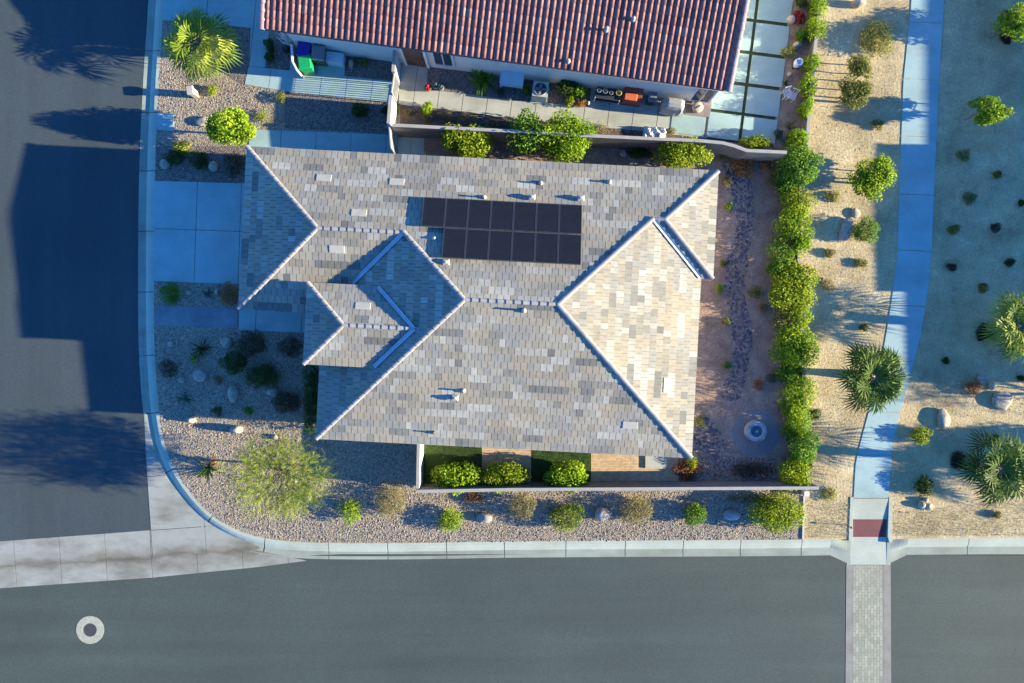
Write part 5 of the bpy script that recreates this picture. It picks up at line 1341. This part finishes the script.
stones('pale cobbles', [([(721, 175), (735, 176), (739, 206), (730, 206)], 25), ([(733, 185), (751, 180), (755, 240), (738, 250)], 12), ([(730, 225), (742, 225), (742, 245), (729, 245)], 30)], 0.04, 0.10, 'pebbles', 0.01, 0.8)
stones('garden stones', [([(690, 456), (776, 458), (776, 484), (690, 484)], 120)], 0.02, 0.055, 'pebbles', 0.022)
stones('sand pebbles', [([(825, 0), (912, 0), (898, 230), (885, 345), (856, 460), (852, 538), (806, 538), (808, 420), (801, 250)], 26), ([(945, 0), (1060, 0), (1060, 536), (893, 536), (893, 450), (925, 340)], 22),
                        ([(840, 505), (851, 505), (851, 525), (838, 530)], 150)], 0.010, 0.04, 'sand pebbles', 0.0)
stones('soil stones', [([(694, 150), (780, 152), (776, 415), (694, 415)], 30), ([(780, 0), (808, 0), (803, 140), (778, 130)], 60), ([(400, 108), (700, 134), (700, 142), (400, 132)], 60)], 0.012, 0.04, 'sand pebbles', 0.014)
def turf(name, areas, L, w, mat, spread=0.5, z=0.01):
    P = np.vstack([scatter(p, d) for p, d in areas]); n = len(P)
    az = RNG.uniform(0, 2 * pi, n); ln = L * RNG.uniform(0.5, 1.2, n); tl = np.abs(RNG.normal(0, spread, n))
    d = np.stack([np.cos(az), np.sin(az)], 1); tip = P + d * (ln * np.sin(np.minimum(tl, 1.4)))[:, None]; h = ln * np.cos(np.minimum(tl, 1.4))
    sd = np.stack([-d[:, 1], d[:, 0]], 1) * w / 2
    V = np.zeros((n, 3, 3)); V[:, 0, :2] = P - sd; V[:, 1, :2] = P + sd; V[:, 2, :2] = tip; V[:, :2, 2] = z; V[:, 2, 2] = z + h
    o = mesh_obj(name, V.reshape(-1, 3), np.arange(n * 3).reshape(-1, 3), mat, None, np.clip(RNG.normal(0.5, 0.25, n), 0, 1)); o['kind'] = 'stuff'
    return o
turf('grass', [([(422, 436), (482, 438), (482, 485), (422, 485)], 1400), ([(531, 440), (590.5, 442), (590.5, 485), (531, 485)], 1400)], 0.055, 0.012, 'grass blade')
turf('dry_grass', [([(806, 500), (851, 500), (851, 538), (803, 538)], 330), ([(893, 512), (1024, 500), (1060, 500), (1060, 536), (893, 536)], 330),
                   ([(826, 20), (900, 20), (893, 230), (880, 330), (850, 460), (812, 485), (808, 420), (802, 260)], 60), ([(893, 452), (935, 500), (893, 512)], 150), ([(945, 0), (1060, 0), (1060, 500), (925, 440), (935, 250)], 35)], 0.11, 0.014, 'straw', 1.3, 0.004)

# ------------------------------------------------------------------ things people put there
def thing(name, label, cat, px, py, h=0.0, rz=0.0, group=None, z=0.0):
    x, y, _ = G(px, py, h); o = empty(name, (x, y, z), rz); return tag(o, label, cat, group)

def wheelie_bin(px, py, rz, body, lid, label):
    b_ = thing('wheelie_bin', label, 'refuse bin', px, py, 1.05, rz, 'refuse bins on the pad', 0.02)
    mb = MB(); mb.box(-0.30, 0.30, -0.34, 0.34, 0.06, 1.0, 0, 0.06); mb.box(-0.315, 0.315, -0.355, 0.355, 0.94, 1.0); bevel(mb.build('body', body, b_), 0.02)
    mb = MB(); mb.box(-0.325, 0.325, -0.37, 0.36, 1.001, 1.035); mb.box(-0.27, 0.27, -0.31, 0.28, 1.0355, 1.075, 0, -0.03); bevel(mb.build('lid', lid, b_), 0.02)
    mb = MB(); mb.tube([(-0.26, 0.37, 0.97), (-0.26, 0.43, 1.0), (0.26, 0.43, 1.0), (0.26, 0.37, 0.97)], 0.016, 6); mb.build('handle', body, b_)
    for x in (-0.29, 0.29):
        mb = MB(); mb.tube([(x - 0.025, 0.28, 0.12), (x + 0.025, 0.28, 0.12)], 0.12, 14); mb.build('wheel', 'rubber', b_)
wheelie_bin(303.5, 49, -0.12, 'bin blue', 'bin blue', 'royal blue lidded wheelie bin next to the white screen wall')
wheelie_bin(304.5, 61.5, 0.12, 'bin green', 'bin green', 'bright green wheelie bin below the blue one')
wheelie_bin(318, 52.5, -0.1, 'bin grey body', 'bin grey', 'dark wheelie bin with grey lid right of the blue one')
t = thing('storage_chest', 'long pale storage chest against the stucco wall right of the bins', 'chest', 333.5, 57, 0.6, -0.13, None, 0.02)
mb = MB(); mb.box(-0.45, 0.45, -0.24, 0.24, 0, 0.52); bevel(mb.build('body', 'pale plastic', t), 0.02)
mb = MB(); mb.box(-0.47, 0.47, -0.26, 0.26, 0.521, 0.58); bevel(mb.build('lid', 'pale plastic', t), 0.02)
t = thing('hose_coil', 'dark coiled garden hose by the white screen wall', 'hose', 285.5, 46.5, 0.3)
mb = MB(); mb.tube([((0.22 - 0.0006 * i) * cos(i * 0.42), (0.22 - 0.0006 * i) * sin(i * 0.42), 0.03 + 0.0028 * i) for i in range(92)], 0.022, 6); mb.build('hose', 'rubber', t)
mb = MB(); mb.lathe([(0.13, 0), (0.14, 0.34), (0.10, 0.36)], 14); mb.build('hose_stand', 'dark metal', t)
t = thing('bare_shrub', 'bare white branched shrub above the bins', 'shrub', 293, 44, 0.3)
rng = np.random.default_rng(5); lines = []
for i in range(11):
    a = rng.uniform(0, 2 * pi); e = np.array((cos(a) * rng.uniform(0.2, 0.5), sin(a) * rng.uniform(0.15, 0.35), rng.uniform(1.2, 1.9))); m_ = e * 0.5 + rng.normal(size=3) * 0.08
    lines.append(([(0, 0, 0), tuple(m_), tuple(e)], [0.035, 0.026, 0.012])); lines.append(([tuple(m_), tuple(m_ + rng.normal(size=3) * 0.15 + np.array((0, 0, 0.4)))], [0.02, 0.008]))
tubes_mesh('branch', lines, 'white twig', t)
# mailbox
t = thing('mailbox', 'pale mailbox pedestal in the gravel casting a long bar of shadow on the street', 'mailbox', 193, 92.5, 0.4, 0.15)
mb = MB(); mb.box(-0.13, 0.13, -0.16, 0.16, 0, 0.62, 0, 0.01); bevel(mb.build('pedestal', 'rock tan', t), 0.015)
mb = MB(); mb.box(-0.17, 0.17, -0.21, 0.21, 0.621, 0.78); bevel(mb.build('box', 'pipe pale', t), 0.03)
mb = MB(); mb.box(-0.185, -0.171, -0.17, 0.17, 0.64, 0.76); mb.build('door', 'panel rail', t)
# pale table, AC unit, cactus pots
t = thing('side_table', 'pale topped table in shade beside the yucca', 'table', 512, 78, 0.8, -0.13, None, 0.016)
mb = MB(); mb.box(-0.58, 0.58, -0.33, 0.33, 0.76, 0.80); bevel(mb.build('tabletop', 'pale plastic', t), 0.01)
for x in (-0.53, 0.53):
    for y in (-0.28, 0.28): MB().box(x - 0.025, x + 0.025, y - 0.025, y + 0.025, 0, 0.759).build('leg', 'white plastic', t)
mb = MB(); mb.box(-0.5, 0.5, -0.25, 0.25, 0.25, 0.28); mb.build('shelf', 'white plastic', t)
t = thing('air_conditioner', 'square air conditioner with round top fan against the stucco wall', 'air conditioner', 540.5, 89, 0.85, -0.13, None, 0.016)
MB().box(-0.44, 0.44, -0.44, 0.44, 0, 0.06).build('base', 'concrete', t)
mb = MB(); mb.box(-0.37, 0.37, -0.37, 0.37, 0.061, 0.84)
for z in np.arange(0.16, 0.78, 0.06): mb.box(-0.375, 0.375, -0.375, 0.375, z, z + 0.012)
bevel(mb.build('body', 'ac metal', t), 0.015)
mb = MB(); mb.lathe([(0.325, 0.841), (0.33, 0.88), (0.30, 0.885), (0.30, 0.845)], 28); mb.build('fan_ring', 'ac metal', t, True)
mb = MB(); mb.lathe([(0.299, 0.846), (0.02, 0.847)], 28); mb.build('fan_well', 'dark metal', t)
mb = MB()
for i in range(4): mb.box(0.03, 0.27, -0.06, 0.06, 0.852, 0.857, 0, 0, i * pi / 2)
mb.lathe([(0.05, 0.858), (0.05, 0.875), (0.02, 0.876)], 12); mb.build('fan', 'pipe grey', t)
mb = MB()
for r in (0.12, 0.2, 0.28): mb.tube([(r * cos(a), r * sin(a), 0.886) for a in np.linspace(0, 2 * pi, 25)], 0.005, 4, 0, False)
for i in range(8): mb.tube([(0, 0, 0.889), (0.31 * cos(i * pi / 4), 0.31 * sin(i * pi / 4), 0.884)], 0.005, 4)
mb.build('fan_guard', 'dark metal', t)
def pot(px, py, r, h, mat, plant, label):
    t = thing('cactus_pot', label, 'potted plant', px, py, h, 0, None, 0.02)
    MB().lathe([(r * 0.7, 0), (r, h), (r * 1.08, h + 0.001), (r * 1.08, h + 0.04), (r * 0.85, h + 0.04), (r * 0.85, h - 0.02)], 14).build('pot', mat, t, True)
    mb = MB()
    for a, q, hh in ((0, 0, 0.30), (1.2, 0.5, 0.2), (3.6, 0.5, 0.22), (5.1, 0.45, 0.16)):
        x, y = cos(a) * q * r, sin(a) * q * r; mb.lathe([(r * 0.30, h - 0.01), (r * 0.38, h + hh * 0.5), (r * 0.3, h + hh * 0.9), (r * 0.06, h + hh)], 9, (x, y, 0))
    o = mb.build('cactus', plant, t, True, None, True)
pot(428, 88, 0.16, 0.22, 'terracotta', 'red flower', 'terracotta pot with reddish plant at the corner of the door landing')
pot(436, 85.5, 0.17, 0.22, 'pipe pale', 'sage leaf', 'pale pot with blue green cactus right of the terracotta pot')
pot(441.5, 88, 0.12, 0.2, 'pipe pale', 'sage leaf', 'smaller pale pot with cactus, rightmost of the three pots')
# rack with clutter
t = thing('metal_rack', 'low dark rack on pale legs with clutter on top', 'rack', 608, 94, 0.6, -0.14, None, 0.02)
mb = MB(); mb.box(-0.62, 0.62, -0.28, 0.28, 0.56, 0.59); mb.build('top', 'dark metal', t)
for x in (-0.6, 0.6):
    for y in (-0.26, 0.26): MB().box(x - 0.02, x + 0.02, y - 0.02, y + 0.02, 0, 0.60).build('leg', 'white trim', t)
mb = MB(); mb.box(-0.6, 0.6, -0.24, 0.24, 0.2, 0.22); mb.build('shelf', 'dark metal', t)
t2 = thing('yellow_bucket', 'yellow bucket standing on the right end of the dark rack', 'bucket', 618.5, 93.5, 0.7, 0, None, 0.612)
mb = MB(); mb.lathe([(0.11, 0), (0.14, 0.2), (0.15, 0.201), (0.15, 0.22), (0.12, 0.22), (0.09, 0.03)], 16); mb.build('pail', 'yellow plastic', t2, True)
mb = MB(); mb.tube([(0.14 * cos(a), 0.02, 0.2 + 0.12 * sin(a)) for a in np.linspace(0, pi, 9)], 0.006, 5); mb.build('handle', 'pipe grey', t2)
for x, y, r, lab in ((599, 91, 0.10, 'grey flower pot on the dark rack, leftmost'), (605, 91.5, 0.12, 'grey flower pot on the dark rack, second from left'), (611, 93.5, 0.09, 'small grey flower pot beside the yellow bucket')):
    o = MB().lathe([(r * 0.7, 0), (r, 0.16), (r * 1.1, 0.161), (r * 1.1, 0.19), (r * 0.9, 0.19), (r * 0.8, 0.08)], 14).build('flower_pot', 'pipe grey', None, True)
    gx = G(x, y, 0.7); o.location = (gx[0], gx[1], 0.612); tag(o, lab, 'flower pot', 'pots on the dark rack')
t = thing('tool_chest', 'red brown chest with bright orange lid against the stucco wall', 'chest', 633.5, 94, 0.8, -0.14, None, 0.02)
mb = MB(); mb.box(-0.46, 0.46, -0.32, 0.34, 0, 0.62); bevel(mb.build('body', 'red brown box', t), 0.02)
mb = MB(); mb.box(-0.40, 0.22, -0.30, 0.06, 0.621, 0.72); bevel(mb.build('lid', 'orange lid', t), 0.03)
mb = MB(); mb.box(-0.47, 0.47, 0.10, 0.345, 0.621, 0.80); bevel(mb.build('back_rest', 'red brown box', t), 0.02)
t = thing('small_bin', 'small grey lidded bin between the orange chest and the covered grill', 'bin', 652.5, 97, 0.6, -0.14, None, 0.02)
mb = MB(); mb.box(-0.20, 0.20, -0.24, 0.24, 0, 0.55, 0, 0.03); bevel(mb.build('body', 'dark metal', t), 0.02)
mb = MB(); mb.box(-0.21, 0.21, -0.25, 0.25, 0.551, 0.60); mb.box(-0.13, 0.13, -0.05, 0.17, 0.6005, 0.63); bevel(mb.build('lid', 'bin grey', t), 0.015)
t = thing('covered_grill', 'barbecue under a grey fabric cover beside the small window', 'grill', 675, 103, 1.0, -0.14, None, 0.02)
mb = MB(); V = []
rngc = np.random.default_rng(3)
for z, sx, sy in ((0.12, 0.66, 0.40), (0.5, 0.62, 0.36), (0.85, 0.58, 0.34), (0.98, 0.46, 0.24), (1.06, 0.36, 0.05)):
    for i in range(28):
        a = 2 * pi * i / 28; cx, cy = cos(a), sin(a); q = 1 / max(abs(cx), abs(cy)) ** 0.85
        wv = 1 + (0.05 * sin(i * 2.3 + z * 3) * (1.1 - z) + rngc.normal() * 0.008)
        V.append((cx * q * sx * wv * 0.86, cy * q * sy * wv * 0.86, z))
F = [(r * 28 + i, r * 28 + (i + 1) % 28, (r + 1) * 28 + (i + 1) % 28, (r + 1) * 28 + i) for r in range(4) for i in range(28)] + [tuple(range(112, 140))]
mb.add(V, F); mb.build('cover', 'cover grey', t)
for x in (-0.45, 0.45): MB().box(x - 0.03, x + 0.03, -0.22, 0.22, 0, 0.119).build('leg', 'dark metal', t)
o = MB().box(-0.62, 0.62, -0.42, 0.42, 0.0, 0.015).build('floor_mat', 'rug brown'); gx = G(698, 108); o.location = (gx[0], gx[1], 0.050); o.rotation_euler = (0, 0, -0.13)
tag(o, 'brown floor mat under the small window by the grill', 'mat')
t = thing('stone_bowl', 'round beige bowl with a dark slot standing on the brown mat', 'bowl', 697.5, 107.5, 0.3, 0.5, None, 0.068)
MB().lathe([(0.20, 0), (0.27, 0.26), (0.27, 0.30), (0.20, 0.33), (0.02, 0.34)], 24).build('bowl', 'beige stone', t, True)
MB().box(-0.15, 0.12, -0.025, 0.025, 0.335, 0.352).build('slot', 'dark metal', t)
# crumpled white tarp over the wall side
V, F = [], []; rngt = np.random.default_rng(11); nx, ny = 15, 9
for j in range(ny):
    for i in range(nx):
        u_, v_ = i / (nx - 1) - 0.5, j / (ny - 1) - 0.5; hgt = 0.26 + 0.07 * sin(u_ * 17 + v_ * 6) + 0.06 * rngt.normal() - (0.16 if i in (0, nx - 1) or j in (0, ny - 1) else 0)
        V.append((u_ * 1.12, v_ * 0.50, hgt))
for j in range(ny - 1):
    for i in range(nx - 1): F.append((j * nx + i, j * nx + i + 1, (j + 1) * nx + i + 1, (j + 1) * nx + i))
n0 = len(V); bd = [i for i in range(nx)] + [j * nx + nx - 1 for j in range(1, ny)] + [(ny - 1) * nx + i for i in range(nx - 2, -1, -1)] + [j * nx for j in range(ny - 2, 0, -1)]
V += [(V[i][0], V[i][1], 0.0) for i in bd]
F += [(bd[(q + 1) % len(bd)], bd[q], n0 + q, n0 + (q + 1) % len(bd)) for q in range(len(bd))]
o = mesh_obj('tarp', V, F, 'white plastic'); gx = G(655, 132, 0.2); o.location = (gx[0], gx[1], 0.02); o.rotation_euler = (0, 0, -0.1)
tag(o, 'crumpled white tarp bundle at the foot of the block wall', 'tarp')
# patio bed ornaments
t = thing('garden_urn', 'white round urn in the bed beside the vines', 'urn', 799.5, 62, 0.5, 0, None, 0.018)
MB().lathe([(0.13, 0), (0.10, 0.06), (0.20, 0.22), (0.22, 0.36), (0.15, 0.46), (0.19, 0.50), (0.19, 0.53), (0.13, 0.53), (0.11, 0.40)], 20).build('vase', 'white plastic', t, True)
MB().lathe([(0.16, -0.0), (0.16, 0.0)], 16); MB().box(-0.17, 0.17, -0.17, 0.17, -0.02, 0.0).build('base', 'pale ring', t)
def wire_chair(px, py, rz, label):
    t = thing('garden_chair', label, 'chair', px, py, 0.3, rz, 'white wire chairs in the bed', 0.018)
    for x in (-0.15, 0.15):
        for y in (-0.15, 0.15): MB().tube([(x, y, 0), (x * 0.9, y * 0.9, 0.36)], 0.016, 6).build('leg', 'white plastic', t)
    mb = MB()
    for i in range(6): mb.box(-0.16, 0.16, -0.16 + i * 0.06, -0.135 + i * 0.06, 0.361, 0.378)
    mb.box(-0.18, -0.16, -0.17, 0.19, 0.361, 0.379); mb.box(0.16, 0.18, -0.17, 0.19, 0.361, 0.379); mb.build('seat', 'white plastic', t)
    mb = MB(); mb.tube([(-0.16, 0.17, 0.38), (-0.16, 0.22, 0.72), (0.16, 0.22, 0.72), (0.16, 0.17, 0.38)], 0.016, 6)
    for x in (-0.06, 0.06): mb.tube([(x, 0.17, 0.38), (x, 0.22, 0.72)], 0.01, 5)
    mb.build('backrest', 'white plastic', t)
wire_chair(786.5, 94, 0.3, 'white wire chair in the bed, left of two'); wire_chair(791.5, 96.5, -0.4, 'white wire chair in the bed, right of two')
# fountain
t = thing('fountain', 'round pale stone fountain with water in the east yard', 'fountain', 756.5, 431.5, 0.4, 0, None, 0.018)
MB().lathe([(0.50, 0), (0.51, 0.10), (0.47, 0.12), (0.48, 0.36), (0.52, 0.40), (0.50, 0.43), (0.31, 0.43), (0.29, 0.40), (0.28, 0.28)], 36).build('basin', 'rock grey', t, True)
MB().lathe([(0.29, 0.36), (0.01, 0.361)], 36).build('water', 'water', t)
MB().lathe([(0.05, 0.30), (0.045, 0.44), (0.07, 0.46), (0.03, 0.48)], 14).build('spout', 'pipe grey', t, True)
# manhole
mh = thing('manhole', 'round manhole with pale concrete collar in the lower road', 'manhole', 90, 630, -0.12, 0, None, -0.1295)
mb = MB(); S = 40
for (ra, rb, z) in ((0.335, 0.70, 0.008),):
    V = [(r * cos(2 * pi * i / S), r * sin(2 * pi * i / S), z) for r in (ra, rb) for i in range(S)] + [(rb * cos(2 * pi * i / S), rb * sin(2 * pi * i / S), -0.02) for i in range(S)]
    mb.add(V, [(i, S + i, S + (i + 1) % S, (i + 1) % S) for i in range(S)] + [(S + i, 2 * S + i, 2 * S + (i + 1) % S, S + (i + 1) % S) for i in range(S)])
mb.build('collar', 'pale ring', mh)
mb = MB(); mb.lathe([(0.33, -0.02), (0.33, 0.006), (0.30, 0.0065), (0.30, 0.003), (0.01, 0.0032)], 40)
for i in range(-4, 5):
    w = math.sqrt(max(0.01, 0.085 - (i * 0.062) ** 2)); mb.box(-w, w, i * 0.062 - 0.012, i * 0.062 + 0.012, 0.0035, 0.007)
mb.build('lid', 'iron', mh)
# stake by the ramp, white box at the wall end, pavement box
t = thing('path_light', 'thin dark path light beside the red ramp panel', 'path light', 849.2, 526.5, 0.2)
MB().tube([(0, 0, -0.05), (0, 0, 0.42)], 0.016, 8).build('post', 'iron', t, True)
MB().lathe([(0.055, 0.40), (0.06, 0.43), (0.02, 0.47)], 12).build('lamp_head', 'iron', t, True)
t = thing('utility_box', 'small white utility box at the end of the gravel strip by the wall', 'utility box', 806, 493.5, 0.3)
bevel(MB().box(-0.11, 0.11, -0.11, 0.11, -0.02, 0.36).build('box', 'white trim', t), 0.015); bevel(MB().box(-0.125, 0.125, -0.125, 0.125, 0.361, 0.39).build('lid', 'white trim', t), 0.01)
e_ = MB().prism(ground_pts([(803, 496), (804.6, 496), (803.4, 539), (801.8, 539)]), -0.1, 0.05).build('gravel_edging', 'pale wall'); tag(e_, 'thin pale edging between the gravel strip and the sand', 'edging')

# ------------------------------------------------------------------ light, sky, camera
w = bpy.data.worlds.new('World'); bpy.context.scene.world = w; w.use_nodes = True
nt = w.node_tree; sk = nt.nodes.new('ShaderNodeTexSky'); sk.sky_type = 'NISHITA'; sk.sun_disc = False
sk.sun_elevation = radians(SUN_EL); sk.sun_rotation = radians(90 + SUN_AZ)
sk.ozone_density = 10.0; sk.air_density = 1.0; sk.dust_density = 0.0
nt.links.new(sk.outputs[0], nt.nodes['Background'].inputs[0]); nt.nodes['Background'].inputs[1].default_value = 0.122
sun = bpy.data.lights.new('sun', 'SUN'); sun.energy = 4.7; sun.angle = radians(0.5); sun.color = (1.0, 0.89, 0.63)
so = bpy.data.objects.new('sun', sun); C.objects.link(so)
import mathutils
dv = mathutils.Vector((cos(radians(SUN_EL)) * cos(radians(SUN_AZ)), -cos(radians(SUN_EL)) * sin(radians(SUN_AZ)), sin(radians(SUN_EL))))
so.rotation_euler = dv.to_track_quat('Z', 'Y').to_euler(); so.location = (60, -5, 30)

cam = bpy.data.cameras.new('camera'); cam.lens = 24.0 * FP / 682.6667; cam.sensor_width = 36.0; cam.clip_end = 2500.0; cam.clip_start = 0.5
co = bpy.data.objects.new('camera', cam); C.objects.link(co); co.location = (0, 0, HC); co.rotation_euler = (0, 0, 0)
sc = bpy.context.scene; sc.camera = co
sc.view_settings.view_transform = 'Standard'; sc.view_settings.look = 'None'; sc.view_settings.exposure = 1.92; sc.view_settings.gamma = 1.0
sc.view_settings.use_curve_mapping = False
sc.render.engine = 'CYCLES'; sc.cycles.use_denoising = True
sc.cycles.max_bounces = 6; sc.cycles.diffuse_bounces = 3; sc.cycles.transmission_bounces = 3
